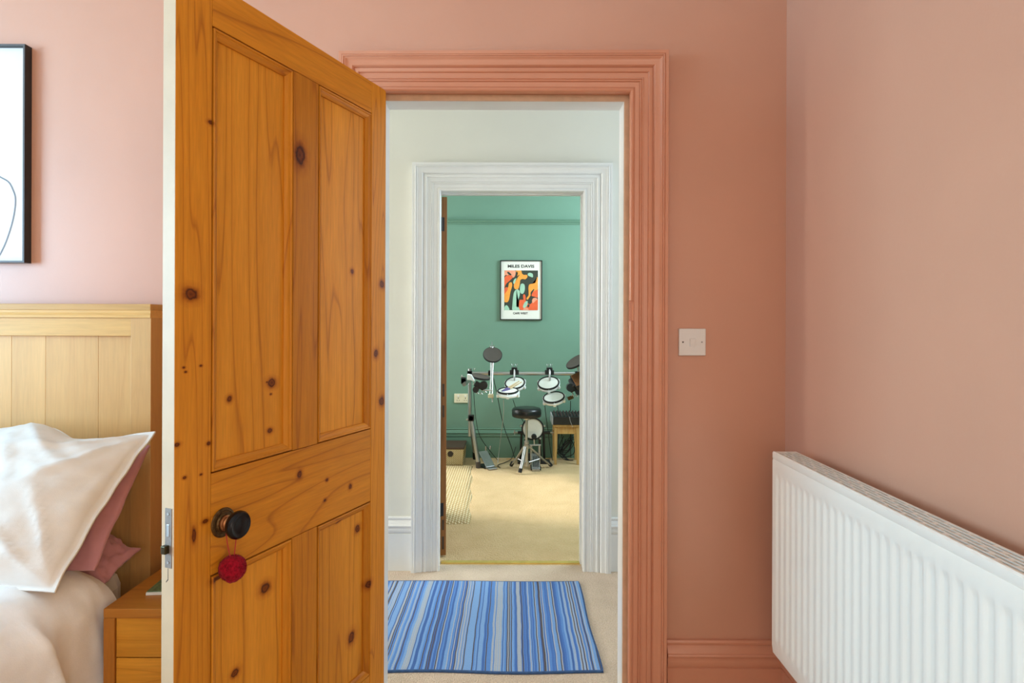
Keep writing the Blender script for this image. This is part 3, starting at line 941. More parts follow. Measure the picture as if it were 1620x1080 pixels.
# ------------------------------------------------------------------ poster
PS = empty('poster', (.0854, GY, 1.584))
tag(PS, 'black framed poster of orange and mint shapes on the green wall', 'poster')
pw, ph = .1985, .2825
m = MB()
rows = [[Vector((sx*(pw-u), h, sz*(ph-u))) for (sx, sz) in ((-1, -1), (1, -1), (1, 1), (-1, 1))] for (u, h) in [(0, 0), (0, -.022), (.009, -.022), (.009, -.008)]]
m.grid(rows, True).build('frame', 'black_frame', PS)
box('paper', 'poster_paper', -pw+.006, pw-.006, -.0115, -.004, -ph+.006, ph-.006, PS)
def pz(x, y_):                   # position on the sheet: measured in a 680 x 960 frame
    return ((x-408)/680*2*pw, (547-y_)/965*2*ph)
x0, z1 = pz(135, 228); x1, z0 = pz(680, 870)
box('print_ground', 'print_dark', x0, x1, -.0120, -.0115, z0, z1, PS)
blobs = [
 ('print_salmon', [(138, 230), (300, 230), (318, 270), (300, 330), (262, 345), (220, 300), (180, 310), (160, 300), (138, 318)]),
 ('print_dark', [(180, 258), (205, 252), (250, 295), (235, 308), (200, 290)]),
 ('print_orange', [(325, 230), (405, 230), (420, 275), (450, 298), (500, 300), (508, 335), (475, 370), (430, 365), (395, 385), (385, 450), (365, 520), (335, 535), (300, 520), (290, 460), (320, 395), (350, 350), (340, 320), (355, 270), (335, 255)]),
 ('print_dark', [(300, 350), (340, 330), (372, 296), (376, 310), (340, 352), (300, 368)]),
 ('print_red', [(138, 350), (190, 310), (250, 312), (268, 345), (215, 400), (170, 440), (150, 480), (138, 500)]),
 ('print_orange', [(138, 560), (190, 520), (210, 440), (235, 420), (258, 430), (262, 480), (235, 580), (215, 690), (190, 738), (150, 742), (138, 720)]),
 ('print_red', [(138, 520), (185, 500), (190, 540), (150, 600), (138, 620)]),
 ('print_mint', [(280, 410), (300, 370), (330, 355), (320, 390), (300, 440), (284, 440)]),
 ('print_mint', [(515, 280), (545, 266), (590, 280), (600, 320), (590, 340), (550, 325), (520, 310)]),
 ('print_mint', [(400, 455), (430, 440), (462, 460), (468, 530), (450, 590), (420, 606), (392, 580), (388, 510)]),
 ('print_mint', [(318, 545), (355, 535), (385, 570), (382, 640), (350, 730), (330, 800), (345, 820), (380, 820), (382, 868), (270, 868), (268, 780), (275, 680), (290, 590)]),
 ('print_mint', [(140, 868), (142, 815), (170, 790), (200, 815), (218, 868)]),
 ('print_red', [(440, 630), (460, 612), (478, 640), (482, 700), (470, 715), (445, 690)]),
 ('print_orange', [(678, 345), (678, 540), (640, 545), (600, 590), (555, 640), (520, 695), (498, 695), (500, 670), (530, 620), (525, 520), (540, 455), (600, 440), (640, 420), (650, 360)]),
 ('print_red', [(678, 545), (678, 660), (620, 650), (580, 640), (575, 605), (620, 560)]),
 ('print_dark', [(565, 580), (610, 528), (618, 545), (585, 600), (575, 640), (565, 625)]),
 ('print_red', [(380, 720), (420, 700), (480, 710), (520, 760), (560, 770), (600, 730), (678, 690), (678, 868), (400, 868)]),
 ('print_salmon', [(585, 720), (600, 680), (640, 668), (672, 690), (640, 720), (600, 755)]),
 ('print_mint', [(440, 800), (470, 740), (510, 722), (512, 770), (490, 815), (450, 835)]),
 ('print_salmon', [(445, 868), (460, 830), (510, 835), (530, 868)]),
 ('print_dark', [(508, 800), (535, 770), (545, 800), (522, 826)]),
]
def clip(v, a, b): return max(a, min(b, v))
yl = -.0121
for mt, pl in blobs:
    P = [Vector((*pz(x, y_), 0)) for (x, y_) in pl]
    P = smoothpts(P, 5, True)
    P = [(clip(p.x, x0, x1), clip(p.y, z0, z1)) for p in P]
    m = MB()
    vs = [m.bm.verts.new((p[0], yl, p[1])) for p in P]
    f = m.face(vs)
    if f: bmesh.ops.triangulate(m.bm, faces=[f])
    m.build('printed_shape', mt, PS)
    yl -= .00012
yl -= .0004


def text(name, body, w_, h_, cx, cz, parent, mat, y_, off=0.0):
    cu = bpy.data.curves.new(name, 'FONT'); cu.body = body; cu.offset = off
    cu.align_x = 'LEFT'; cu.fill_mode = 'FRONT'; cu.resolution_u = 3
    tmp = bpy.data.objects.new(name, cu); C.objects.link(tmp)
    bpy.context.view_layer.update()
    me = bpy.data.meshes.new_from_object(tmp.evaluated_get(bpy.context.evaluated_depsgraph_get()))
    bpy.data.objects.remove(tmp)
    xs = [v.co.x for v in me.vertices]; zz = [v.co.y for v in me.vertices]
    for v in me.vertices:
        v.co = Vector((((v.co.x-min(xs))/(max(xs)-min(xs))-.5)*w_+cx, y_, ((v.co.y-min(zz))/(max(zz)-min(zz))-.5)*h_+cz))
    me.materials.clear(); me.materials.append(MATS[mat])
    o = bpy.data.objects.new(name, me); C.objects.link(o); o.parent = parent
    return o


tx, tz = pz(405, 160); tl = 430/680*2*pw; th = 50/965*2*ph
text('title_lettering', 'MILES DAVIS', tl, th, tx, tz, PS, 'ink_black', -.0120, .035)
tx2, tz2 = pz(398, 920)
text('place_lettering', 'CAFE WEST', 240/680*2*pw, 36/965*2*ph, tx2, tz2, PS, 'ink_black', -.0120, .035)

# double socket
SO = empty('socket', (-.472, GY, .560))
tag(SO, 'cream double socket on the green wall behind the drum rack post', 'socket')
box('face_plate', 'socket_cream', -.072, .072, -.010, 0, -.043, .043, SO, bevel=.002)
for sx in (-.034, .034):
    box('switch_rocker', 'switch_white', sx-.008, sx+.008, -.013, -.009, .012, .030, SO, bevel=.001)
    m = MB()
    m.box(sx-.0035, sx+.0035, -.0105, -.0095, -.004, .005); m.box(sx-.014, sx-.006, -.0105, -.0095, -.022, -.017); m.box(sx+.006, sx+.014, -.0105, -.0095, -.022, -.017)
    m.build('pin_holes', 'dark_slot', SO)

# ------------------------------------------------------------------ storage box and jute rug
BX = empty('storage_box', (-.63, 5.565, 0))
tag(BX, 'woven cream storage box with a dark lid by the skirting', 'box')
m = MB()
rows = [[Vector((sx*(.195+k), sy*(.145+k), z)) for (sx, sy) in ((-1, -1), (1, -1), (1, 1), (-1, 1))] for (k, z) in ((0, .002), (.004, .05), (.008, .150))]
m.grid(rows, True, True).build('woven_body', 'wicker', BX, bevel=.006)
MB().box(-.208, .208, -.158, .158, .145, .166).build('lid', 'lid_brown', BX, bevel=.006)
m = MB(); m.lathe([(0, 0), (.024, 0), (.024, .002), (0, .002)], frame_to((.085, -.1535, .105), (0, -1, .05)), 20).build('hand_hole', 'dark_slot', BX)
MB().lathe([(.022, -.001), (.026, .001), (.026, .004), (.022, .004)], frame_to((.085, -.1535, .105), (0, -1, .05)), 20).build('eyelet', 'lid_brown', BX)

JR = empty('jute_rug', (-.60, 4.60, 0), 0)
tag(JR, 'chunky woven jute rug lying on the tan carpet by the brown door', 'rug')
m = MB(); rows = []
NJ = 90
for j in range(NJ+1):
    y_ = -.745+1.53*j/NJ
    xe = .335-.085*(j/NJ) + .010*math.sin(j*.22)
    r = []
    for i in range(41):
        u_ = i/40
        x = -.60+(xe+.60)*u_
        zz = .011+.0022*((i+j) % 2)
        if i in (0, 40) or j in (0, NJ): zz = .001
        r.append(Vector((x, y_+.006*math.sin(i*.5), zz)))
    rows.append(r)
m.grid(rows).build('woven_field', 'jute', JR, smooth=60)

# ------------------------------------------------------------------ drum kit
KIT = empty('electronic_drum_kit', (0, 0, 0))
tag(KIT, 'electronic drum kit of white pads on a chrome rack by the green wall', 'drum kit')
KY = 5.40


def T(name, mat, pts, r, parent=KIT, seg=10):
    return MB().tube(pts, r, seg).build(name, mat, parent, smooth=50)


def clampblock(p, sx, sy, sz, parent=KIT, wings=()):
    c_ = empty('clamp', p); c_.parent = parent
    MB().box(-sx, sx, -sy, sy, -sz, sz).build('clamp_body', 'black_plastic', c_, bevel=.005)
    MB().lathe([(0, -sy-.006), (sz*.75, -sy-.006), (sz*.75, sy), (0, sy)], Matrix.Rotation(PI/2, 4, 'X'), 14).build('clamp_collar', 'black_plastic', c_, smooth=40)
    for (wx, wz) in wings:
        m = MB()
        m.tube([(wx, 0, wz), (wx, 0, wz+.022)], .003, 8)
        m.tube([(wx-.010, 0, wz+.036), (wx-.004, 0, wz+.022), (wx+.004, 0, wz+.022), (wx+.010, 0, wz+.036)], .0028, 6)
        m.build('wing_screw', 'chrome', c_, smooth=40)
    return c_


A = at(743.5, 583, KY); Bp = at(743.5, 661, KY)
T('rack_post', 'chrome', [A, Bp, at(744, 690, KY)], .0165, seg=14)
f1_ = at(757.5, 738, 5.335); f1_.z = .02
T('rack_leg', 'chrome', [at(746, 662, KY-.02), f1_ + Vector((0, 0, .02))], .019, seg=14)
T('leg_foot', 'rubber_grey', [f1_ + Vector((-.003, .002, .035)), f1_ + Vector((0, 0, -.018))], .022, seg=14)
T('rack_leg', 'chrome', [at(744.5, 664, KY+.02), Vector((-.345, 5.66, .06))], .015, seg=12)
T('leg_foot', 'rubber_black', [Vector((-.346, 5.655, .075)), Vector((-.343, 5.672, .002))], .018, seg=12)
clampblock(at(746, 661, KY-.02), .026, .028, .026)
T('wing_screw', 'chrome', [at(738, 664, KY-.03), at(742, 663, KY-.03)], .008)
# main bar, right post and wing that go on beyond the door jamb
zr = at(0, 590.5, KY).z
T('rack_bar', 'chrome', [(A.x, KY, zr), (1.02, KY, zr)], .0165, seg=14)
T('rack_post', 'chrome', [(1.02, KY, zr+.04), (1.02, KY, .30)], .0165, seg=12)
T('rack_leg', 'chrome', [(1.02, KY-.02, .40), (1.0, KY-.10, .02)], .018, seg=12)
T('rack_leg', 'chrome', [(1.02, KY+.02, .40), (.99, KY+.26, .01)], .015, seg=12)
T('leg_foot', 'rubber_grey', [(1.001, KY-.095, .04), (1.0, KY-.102, .001)], .021, seg=12)
T('leg_foot', 'rubber_grey', [(.992, KY+.25, .035), (.99, KY+.262, .001)], .018, seg=12)
clampblock(Vector((1.02, KY, zr)), .03, .028, .03)
clampblock(Vector((A.x, KY, zr)), .022, .024, .022, wings=((.035, .01),))
# side arms coming forward
T('side_arm', 'chrome', [(A.x, KY, zr-.06), (A.x-.02, 5.02, zr-.06)], .0165, seg=12)
T('side_arm', 'chrome', [(1.02, KY, zr-.06), (.60, 5.10, zr-.06)], .0165, seg=12)
for px_ in (814, 869.5):
    p = at(px_, 588.5, KY)
    clampblock(p, .040, .026, .020)
    clampblock(p + Vector((0, -.005, .022)), .026, .022, .022, wings=((-.016, .016), (.016, .016)))
    T('tom_arm', 'chrome', [p + Vector((0, -.015, .03)), p + Vector((0, -.055, 0)), p + Vector((0, -.055, -.07))], .008)
clampblock(at(776, 590, KY), .018, .024, .024)
clampblock(at(913, 591, KY), .018, .024, .024)


def pad(cx, cy, Y, R, e, nx, hsh=.036, shell='drum_white', head='drum_skin', lugs=6, sR=1.08):
    c_ = at(cx, cy, Y)
    n_ = Vector((nx, -math.cos(math.radians(e)), math.sin(math.radians(e))))
    M = frame_to(c_, n_)
    P_ = MB().lathe([(0, -hsh), (R*.86, -hsh), (R*sR, -hsh+.008), (R*sR+.003, -hsh+.022), (R*1.02, -.010), (R*1.02, -.002), (0, -.002)], M, 40).build('drum_pad', shell, KIT, smooth=40)
    MB().lathe([(0, .0), (R*.95, .0), (R*.95, .002), (R*.3, .0032), (0, .0034)], M, 40).build('drum_head', head, P_, smooth=60)
    MB().lathe([(R*.94, -.004), (R*1.03, -.008), (R*1.075, -.004), (R*1.075, .004), (R*1.03, .0085), (R*.96, .007), (R*.94, .002)], M, 40).build('rim_hoop', 'rubber_black', P_, smooth=50)
    for k in range(lugs):
        a = 2*PI*k/lugs + .5
        L = M @ Matrix.Rotation(a, 4, 'Z')
        m = MB(); m.box(R*sR-.004, R*sR+.014, -.011, .011, -hsh+.004, -hsh+.026, L)
        m.tube([L @ Vector((R*sR+.004, 0, -hsh+.02)), L @ Vector((R*sR+.004, 0, .002))], .003, 6)
        m.build('lug', 'drum_white' if shell == 'drum_white' else 'black_plastic', P_, bevel=.002)
    return P_


pad(815, 605.5, 5.32, .084, 60, -.10)
pad(868, 605.5, 5.32, .090, 60, -.12)
pad(876.5, 628, 5.20, .088, 68, -.16)
sn = pad(804, 618, 5.12, .084, 80, -.03, hsh=.045, sR=1.12)
# snare / floor tom mounts
m = MB(); m.box(-.035, .012, -.018, .018, -.016, .016, Matrix.Translation(at(779, 626, 5.15)))
m.build('pad_bracket', 'socket_cream', KIT, bevel=.003)
T('mount_rod', 'chrome', [at(777, 572, 5.36), at(777, 600, 5.3), at(775.5, 625, 5.16)], .006)
T('mount_rod', 'chrome', [at(780.5, 572, 5.34), at(779.5, 592, 5.3), at(779.5, 636, 5.13)], .0055)
m = MB(); m.box(-.02, .03, -.018, .018, -.014, .014, Matrix.Translation(at(902, 629, 5.18)) @ Matrix.Rotation(-.4, 4, 'Y'))
m.build('pad_bracket', 'aged_brass', KIT, bevel=.003)


def cymbal(cx, cy, Y, R, n_, wing=True):
    M = frame_to(at(cx, cy, Y), n_)
    P_ = MB().lathe([(0, -.014), (R*.4, -.013), (R*.97, -.010), (R, -.004), (R, .003), (R*.97, .006), (R*.94, .005), (0, .008)], M, 40).build('cymbal_pad', 'rubber_grey', KIT, smooth=40)
    MB().lathe([(R*.96, -.011), (R*1.015, -.009), (R*1.03, -.002), (R*1.02, .005), (R*.97, .007)], M, 40).build('edge_rim', 'rubber_black', P_, smooth=50)
    return P_


cp = cymbal(779.5, 561, 5.28, .082, (.10, -math.cos(math.radians(43)), math.sin(math.radians(43))))
c0 = at(779.5, 561, 5.28)
T('cymbal_stand', 'chrome', [at(778, 590, 5.38), at(778.5, 572, 5.36), at(779, 566, 5.33)], .009)
m = MB()
q = at(778.5, 548.5, 5.34)
m.tube([q + Vector((0, 0, -.012)), q + Vector((0, 0, .045))], .004, 8)
m.tube([q + Vector((-.022, 0, .012)), q + Vector((-.006, 0, .002)), q + Vector((.006, 0, .002)), q + Vector((.022, 0, .012))], .005, 8)
m.lathe([(0, -.016), (.017, -.014), (.014, .002), (0, .004)], Matrix.Translation(q), 14)
m.build('wing_nut', 'chrome', KIT, smooth=40)
cymbal(760.5, 596, 5.15, .082, (.17, -.13, .97))
cymbal(912.5, 571, 5.15, .098, (-.50, -.28, .80))
m = MB(); m.tube([at(914, 575, 5.17), at(917, 606, 5.2)], .006, 8)
m.build('cymbal_stand', 'chrome', KIT, smooth=40)
# white hi-hat mount, clamp clusters
m = MB(); M_ = Matrix.Translation(at(740, 597, 5.02))
m.prism([(-.004, -.022), (.022, -.022), (.055, -.036), (.058, -.028), (.030, .020), (-.004, .026)], .06, M_)
m.build('hi_hat_mount', 'drum_white', KIT, bevel=.004)
rk = random.Random(3)


def cluster(cx, cy, Y, sgn):
    c_ = empty('clamp', at(cx, cy, Y)); c_.parent = KIT
    M1 = Matrix.Rotation(.5*sgn, 4, 'Y')
    MB().box(-.045, .045, -.03, .03, -.022, .022, M1).build('clamp_body', 'black_plastic', c_, bevel=.006)
    MB().lathe([(0, -.03), (.034, -.03), (.036, 0), (.034, .03), (0, .03)], Matrix.Translation((.035*sgn, -.01, .005)) @ Matrix.Rotation(PI/2, 4, 'X'), 18).build('clamp_ball', 'black_plastic', c_, smooth=40)
    MB().lathe([(0, -.03), (.026, -.03), (.026, .03), (0, .03)], Matrix.Translation((-.03*sgn, -.014, -.03)) @ Matrix.Rotation(PI/2, 4, 'X'), 16).build('clamp_ball', 'black_plastic', c_, smooth=40)
    for (dx, dz) in ((-.018, -.056), (.014, -.060), (.046, -.045), (-.05, .02)):
        m = MB(); m.tube([(dx, -.02, dz+.018), (dx+.004, -.02, dz)], .0045, 6)
        m.tube([(dx-.010, -.02, dz-.010), (dx+.004, -.02, dz), (dx+.014, -.02, dz-.012)], .004, 6)
        m.build('wing_screw', 'chrome', c_, smooth=40)


cluster(759, 610, 5.12, 1)
cluster(909, 613, 5.12, -1)
T('mount_rod', 'chrome', [at(762, 617, 5.12), at(779, 617, 5.15)], .006)
clampblock(at(734, 602, 5.14), .022, .03, .026)
T('wing_screw', 'chrome', [at(731, 596, 5.13), at(731, 593, 5.13)], .004)
T('wing_screw', 'chrome', [at(729, 596, 5.13), at(735, 596.5, 5.13)], .004)
# sound module on the right of the rack
MO = empty('sound_module', at(916, 600, 5.12)); MO.parent = KIT
MR = Matrix.Rotation(math.radians(-27), 4, 'Y') @ Matrix.Rotation(math.radians(35), 4, 'X')
MB().box(-.055, .12, -.08, .08, -.03, .012, MR).build('module_body', 'black_plastic', MO, bevel=.006)
MB().box(-.045, .11, -.075, .07, .012, .017, MR).build('module_face', 'copper_neck', MO, bevel=.002)
MB().lathe([(0, -.05), (.024, -.05), (.028, 0), (.024, .05), (0, .05)], MR @ Matrix.Translation((-.06, 0, -.012)) @ Matrix.Rotation(PI/2, 4, 'X'), 18).build('module_end', 'black_plastic', MO, smooth=40)

bpy.context.view_layer.update()
KIT.location = (.30, 5.35, 0)
for ch in KIT.children: ch.matrix_parent_inverse = Matrix.Translation((-.30, -5.35, 0))

# ------------------------------------------------------------------ kick pad, its pedal and the hi-hat pedal
KK = empty('kick_drum_pad', (.19, 5.50, 0))
tag(KK, 'round white kick drum pad in a black stand behind the stool', 'drum pad')
kx = at(843.5, 678, 5.46) - Vector((.19, 5.50, 0))
Mk = frame_to(kx, (0, -1, .06))
Rk = .094
MB().lathe([(0, -.09), (Rk*.9, -.09), (Rk*1.04, -.07), (Rk*1.04, -.006), (0, -.004)], Mk, 40).build('kick_shell', 'black_plastic', KK, smooth=40)
MB().lathe([(0, 0), (Rk*.95, 0), (Rk*.93, .002), (0, .003)], Mk, 40).build('kick_head', 'drum_skin', KK, smooth=40)
MB().lathe([(Rk*.93, -.006), (Rk*1.06, -.01), (Rk*1.09, -.002), (Rk*1.07, .006), (Rk*.95, .006)], Mk, 40).build('kick_hoop', 'rubber_black', KK, smooth=40)
for a in (.25, PI-.25, PI/2, -.9, PI+.9):
    L = Mk @ Matrix.Rotation(a, 4, 'Z')
    m = MB(); m.box(Rk*1.07, Rk*1.07+.016, -.008, .008, -.03, .008, L)
    m.build('tension_claw', 'chrome', KK, bevel=.003)
T('stand_bar', 'black_plastic', [kx + Vector((-.135, .05, -.042)), kx + Vector((.16, .05, -.042))], .014, KK)
for s in (-1, 1):
    m = MB(); q = kx + Vector((-.155 if s < 0 else .17, .05, -.042))
    m.tube([q - Vector((.02, 0, 0)), q + Vector((.02, 0, 0))], .007, 8); m.tube([q + Vector((.01*s, 0, -.022)), q + Vector((.004*s, 0, 0)), q + Vector((.01*s, 0, .022))], .005, 8)
    m.build('wing_screw', 'chrome', KK, smooth=40)
    T('stand_leg', 'black_plastic', [kx + Vector((s*.10, .05, -.042)), Vector((kx.x+s*.11, .06, .012))], .011, KK)
    T('stand_leg', 'black_plastic', [kx + Vector((s*.06, .03, -.06)), Vector((kx.x+s*.075, -.01, .012))], .012, KK)
MB().box(kx.x-.135, kx.x+.16, -.02, .09, 0, .022).build('stand_base', 'black_plastic', KK, bevel=.004)
MB().box(kx.x-.07, kx.x+.07, -.02, .03, .022, .10).build('stand_block', 'black_plastic', KK, bevel=.004)

KP = empty('kick_pedal', (.212, 5.36, 0))
tag(KP, 'chrome bass drum pedal with a round beater under the white kick pad', 'pedal')
ko = Vector((.212, 5.36, 0))
for s in (-1, 1):
    T('upright', 'chrome', [(s*.036, .06, .01), (s*.036, .06, .185)], .011, KP)
T('axle', 'chrome', [(-.05, .06, .185), (.05, .06, .185)], .009, KP)
T('beater_rod', 'chrome', [(-.008, .06, .185), (-.012, .055, .245)], .007, KP)
MB().lathe([(0, -.022), (.02, -.022), (.024, -.01), (.024, .012), (.018, .022), (0, .022)], Matrix.Translation((-.012, .055, .262)) @ Matrix.Rotation(PI/2, 4, 'X'), 18).build('beater', 'rubber_black', KP, smooth=40)
m = MB()
tilt = math.radians(30)
MR = Matrix.Translation((-.002, -.13, .02)) @ Matrix.Rotation(tilt, 4, 'X')
MB().box(-.036, .036, 0, .19, -.004, .004, MR).build('footboard', 'steel', KP, bevel=.004)
for k in (-.022, -.008, .006, .020):
    MB().box(k, k+.006, .02, .15, .004, .007, MR).build('tread_strip', 'rubber_black', KP)
MB().box(-.036, .034, -.145, -.10, 0, .02).build('heel_plate', 'steel', KP, bevel=.004)
MB().box(-.045, .045, -.11, .085, 0, .010).build('base_plate', 'black_plastic', KP, bevel=.003)

HP = empty('hi_hat_pedal', (-.235, 5.40, 0), math.radians(28))
tag(HP, 'silver hi-hat foot pedal on the floor beside the rack foot', 'pedal')
MR = Matrix.Translation((0, -.11, .018)) @ Matrix.Rotation(math.radians(34), 4, 'X')
MB().box(-.043, .043, 0, .19, -.004, .004, MR).build('footboard', 'steel', HP, bevel=.003)
MB().box(-.042, .042, -.16, -.095, 0, .016).build('heel_plate', 'steel', HP, bevel=.004)
MB().box(-.05, .05, -.10, .07, 0, .009).build('base_plate', 'black_plastic', HP, bevel=.003)
for s in (-1, 1):
    MB().box(s*.052-.005, s*.052+.005, .02, .05, 0, .105).build('side_bracket', 'black_plastic', HP, bevel=.003)
T('spring_post', 'chrome', [(.03, .05, .12), (.03, .05, .165)], .006, HP)
T('wing_screw', 'chrome', [(.07, .05, .135), (.078, .05, .165)], .008, HP)

# ------------------------------------------------------------------ drum throne
TH = empty('drum_throne', (.128, 5.22, 0))
tag(TH, 'round black padded drum stool on a chrome tripod', 'stool')
o_ = Vector((.128, 5.22, 0))
zs0 = .470
MB().lathe([(0, zs0), (.118, zs0), (.1255, zs0+.006), (.127, zs0+.03), (.126, zs0+.058), (.118, zs0+.073), (.09, zs0+.0795), (0, zs0+.081)], Matrix(), 48).build('seat', 'black_vinyl', TH, smooth=50)
MB().lathe([(.1262, zs0+.054), (.1285, zs0+.057), (.1262, zs0+.060)], Matrix(), 48).build('seat_piping', 'black_vinyl', TH, smooth=60)
MB().lathe([(0, zs0-.022), (.028, zs0-.022), (.034, zs0-.004), (.05, zs0), (0, zs0)], Matrix(), 20).build('seat_bracket', 'chrome', TH, smooth=40)
T('pole', 'chrome', [(0, 0, .045), (0, 0, .25)], .0155, TH, 16)
T('pole_insert', 'chrome', [(0, 0, .25), (0, 0, zs0-.01)], .0115, TH, 16)
MB().lathe([(0, .235), (.021, .235), (.022, .25), (.021, .262), (0, .262)], Matrix(), 18).build('height_collar', 'steel', TH, smooth=40)
hub, lo = .215, .075
feet = [at(809.5, 738.5, 5.36), at(872.5, 738, 5.36), at(823.5, 748, 5.115)]
for f in feet:
    f = f - o_; f.z = .012
    d = Vector((f.x, f.y, 0)).normalized()
    g0 = empty('leg', (0, 0, 0)); g0.parent = TH
    for off in (-.007, .007):
        s = Vector((-d.y, d.x, 0))*off
        T('leg_bar', 'chrome', [d*.022 + Vector((0, 0, hub)) + s, f*.62 + Vector((0, 0, hub*.40)) + s, f*.97 + Vector((0, 0, .012)) + s], .0080, g0, 8)
    T('brace', 'chrome', [d*.022 + Vector((0, 0, lo)), f*.60 + Vector((0, 0, .085))], .006, g0, 8)
    T('rubber_foot', 'rubber_black', [f*.90 + Vector((0, 0, .036)), f*1.01 + Vector((0, 0, .004))], .016, g0, 12)
MB().lathe([(0, hub-.018), (.026, hub-.018), (.026, hub+.018), (0, hub+.018)], Matrix(), 18).build('leg_hub', 'steel', TH, smooth=40)
MB().lathe([(0, lo-.014), (.023, lo-.014), (.023, lo+.014), (0, lo+.014)], Matrix(), 18).build('brace_hub', 'steel', TH, smooth=40)

# drumsticks on the snare
for k, (a, b_) in enumerate((((794.5, 619.5), (822, 602.5)), ((797, 620.5), (825.5, 604)))):
    pa, pb = at(a[0], a[1]-.3, 5.10), at(b_[0], b_[1], 5.24)
    DSt = empty('drumstick', pa)
    tag(DSt, ['drumstick with a purple grip lying across the pads, farther from the stool seat', 'drumstick with a purple grip lying across the pads, nearer the stool seat'][k], 'drumstick', 'pair of drumsticks on the snare pad')
    v = pb-pa
    MB().tube([Vector((0, 0, 0)), v*.25, v*.8, v*.93], [.0075, .0075, .006, .0035], 10).build('shaft', 'stick_wood', DSt, smooth=50)
    MB().tube([v*-.005, v*.33], .0085, 10).build('grip', 'purple_grip', DSt, smooth=50)
    MB().tube([v*.92, v*.95, v*.98, v*1.0], [.0036, .006, .006, .003], 8).build('tip', 'stick_wood', DSt, smooth=50)

# ------------------------------------------------------------------ wooden stool with the mixing desk
WS = empty('wooden_stool', (.497, 5.57, 0))
tag(WS, 'small square pine stool carrying the mixing desk', 'stool')
zt_ = .362
box('top', 'stool_pine', -.122, .122, -.118, .118, zt_-.022, zt_, WS, bevel=.004)
for sx in (-1, 1):
    for sy in (-1, 1):
        m = MB()
        rows = [[Vector((sx*(a_+ex*w_), sy*(a_+ey*w_)*.95, z)) for (ex, ey) in ((-1, -1), (1, -1), (1, 1), (-1, 1))] for (a_, w_, z) in ((.102, .011, 0), (.098, .016, zt_-.0225))]
        m.grid(rows, True, True).build('leg', 'stool_pine', WS, bevel=.002)
for s in (-1, 1):
    box('apron', 'stool_pine', -.083, .083, s*.093-.008, s*.093+.008, zt_-.085, zt_-.023, WS)
    box('apron', 'stool_pine', s*.098-.008, s*.098+.008, -.078, .078, zt_-.085, zt_-.023, WS)
MX = empty('mixing_desk', (.497, 5.57, zt_))
tag(MX, 'black mixing desk with rows of knobs on the pine stool', 'mixer')
m = MB()
prof = [(-.125, 0), (.125, 0), (.125, .082), (.10, .084), (-.125, .072)]       # (y, z)
def side(x0, x1, mt, nm, k=0):
    mm = MB()
    mm.grid([[Vector((x, y_*(1+k), z*(1+k*.5))) for (y_, z) in prof] for x in (x0, x1)], True, True)
    return mm.build(nm, mt, MX, bevel=.004)
side(-.125, .150, 'black_plastic', 'desk_body')
side(-.136, -.125, 'grey_panel', 'end_cheek', .03)
side(.150, .161, 'grey_panel', 'end_cheek', .03)
kn = None
for i in range(9):
    for j in range(4):
        y_ = -.09+.055*j
        zt0 = .072+(y_+.125)/.225*.012
        if kn is None:
            kn = MB().lathe([(0, 0), (.0075, 0), (.0065, .016), (0, .017)], Matrix(), 10).build('control_knob', 'rubber_grey', MX, smooth=40, loc=(-.105+.029*i, y_, zt0))
        else:
            c_ = kn.copy(); C.objects.link(c_); c_.parent = MX; c_.location = (-.105+.029*i, y_, zt0)
MB().tube(smoothpts([(.02, -.126, .075), (.03, -.14, .03), (.045, -.138, -.005), (.05, -.14, -.02)], 5), .0022, 6).build('lead', 'cable_grey', MX, smooth=60)

# ------------------------------------------------------------------ cables
def cable(label, mat, pts, r=.0035, group='drum kit cables'):
    o = MB().tube(smoothpts(pts, 8), r, 6).build('cable', mat, None, smooth=60)
    tag(o, label, 'cable', group)


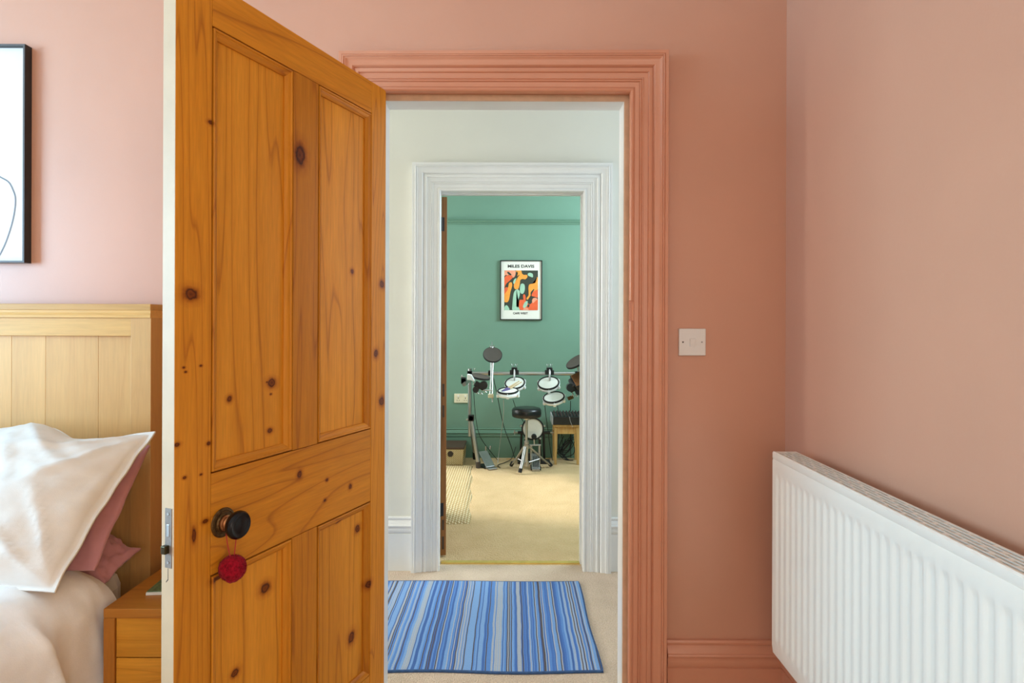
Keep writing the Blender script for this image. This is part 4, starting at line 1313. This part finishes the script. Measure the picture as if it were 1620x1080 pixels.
FL = lambda x, y_: Vector((x, y_, .006))
cable('black cable drooping from the rack clamp to the floor left of the kick pad', 'cable_black', [at(780, 594, 5.42), at(787, 625, 5.48), at(797, 672, 5.6), at(809, 705, 5.62), Vector((.03, 5.60, .03)), FL(.07, 5.55)])
cable('pale thin cable hanging straight from the snare pad', 'cable_grey', [at(797, 632, 5.16), at(797, 655, 5.3), at(793, 690, 5.5), at(790, 715, 5.55), FL(-.125, 5.50)], .0025)
cable('black cable curling across the carpet near the snare lead', 'cable_black', [FL(-.10, 5.32), FL(-.12, 5.42), FL(-.06, 5.52), Vector((.0, 5.62, .02)), Vector((.04, 5.66, .12))], .0032)
cable('black cable down from the right tom clamp', 'cable_black', [at(812, 632, 5.35), at(820, 655, 5.5), at(829, 668, 5.62), Vector((.14, 5.66, .20)), FL(.17, 5.67)], .003)
cable('black cable from the floor tom to the stool side', 'cable_black', [at(861, 630, 5.3), at(864, 655, 5.45), at(868, 685, 5.6), Vector((.36, 5.62, .10)), FL(.38, 5.60)], .0032)
cable('black cable from the right pad down behind the desk', 'cable_black', [at(903, 634, 5.22), at(903, 645, 5.4), at(902, 655, 5.73), Vector((.55, 5.735, .40)), FL(.56, 5.73)], .003)
cable('black cable from the second tom down behind the mixing desk', 'cable_black', [at(882, 640, 5.25), at(884, 652, 5.5), at(886, 662, 5.735), FL(.44, 5.735)], .003)
cable('black cable along the rack post', 'cable_black', [at(750, 620, 5.42), at(753, 660, 5.45), at(760, 690, 5.55), at(775, 712, 5.62), FL(-.13, 5.62)], .003)
rk = random.Random(11)
for k in range(6):
    j = lambda q: q + rk.uniform(-.03, .03)
    pts = [Vector((.43+.02*k, 5.715, .30-.03*k)), Vector((j(.41+.02*k), 5.69, .13)), Vector((j(.46), 5.66, .03+.01*k)), Vector((j(.55), 5.64, .06+.03*k)),
           Vector((j(.58), 5.67, .15+.02*k)), Vector((j(.52), 5.70, .17-.02*k)), Vector((j(.45), 5.69, .07)), Vector((j(.50), 5.64, .012)), Vector((j(.56), 5.62, .006))]
    cable('one of the tangled black cables looping under the pine stool', 'cable_black', pts, .0034, 'tangled cables under the stool')
cable('orange-brown lead lying along the green skirting behind the kick pad', 'cable_orange', [FL(-.05, 5.66), FL(.12, 5.69), FL(.30, 5.67), FL(.36, 5.70)], .003)
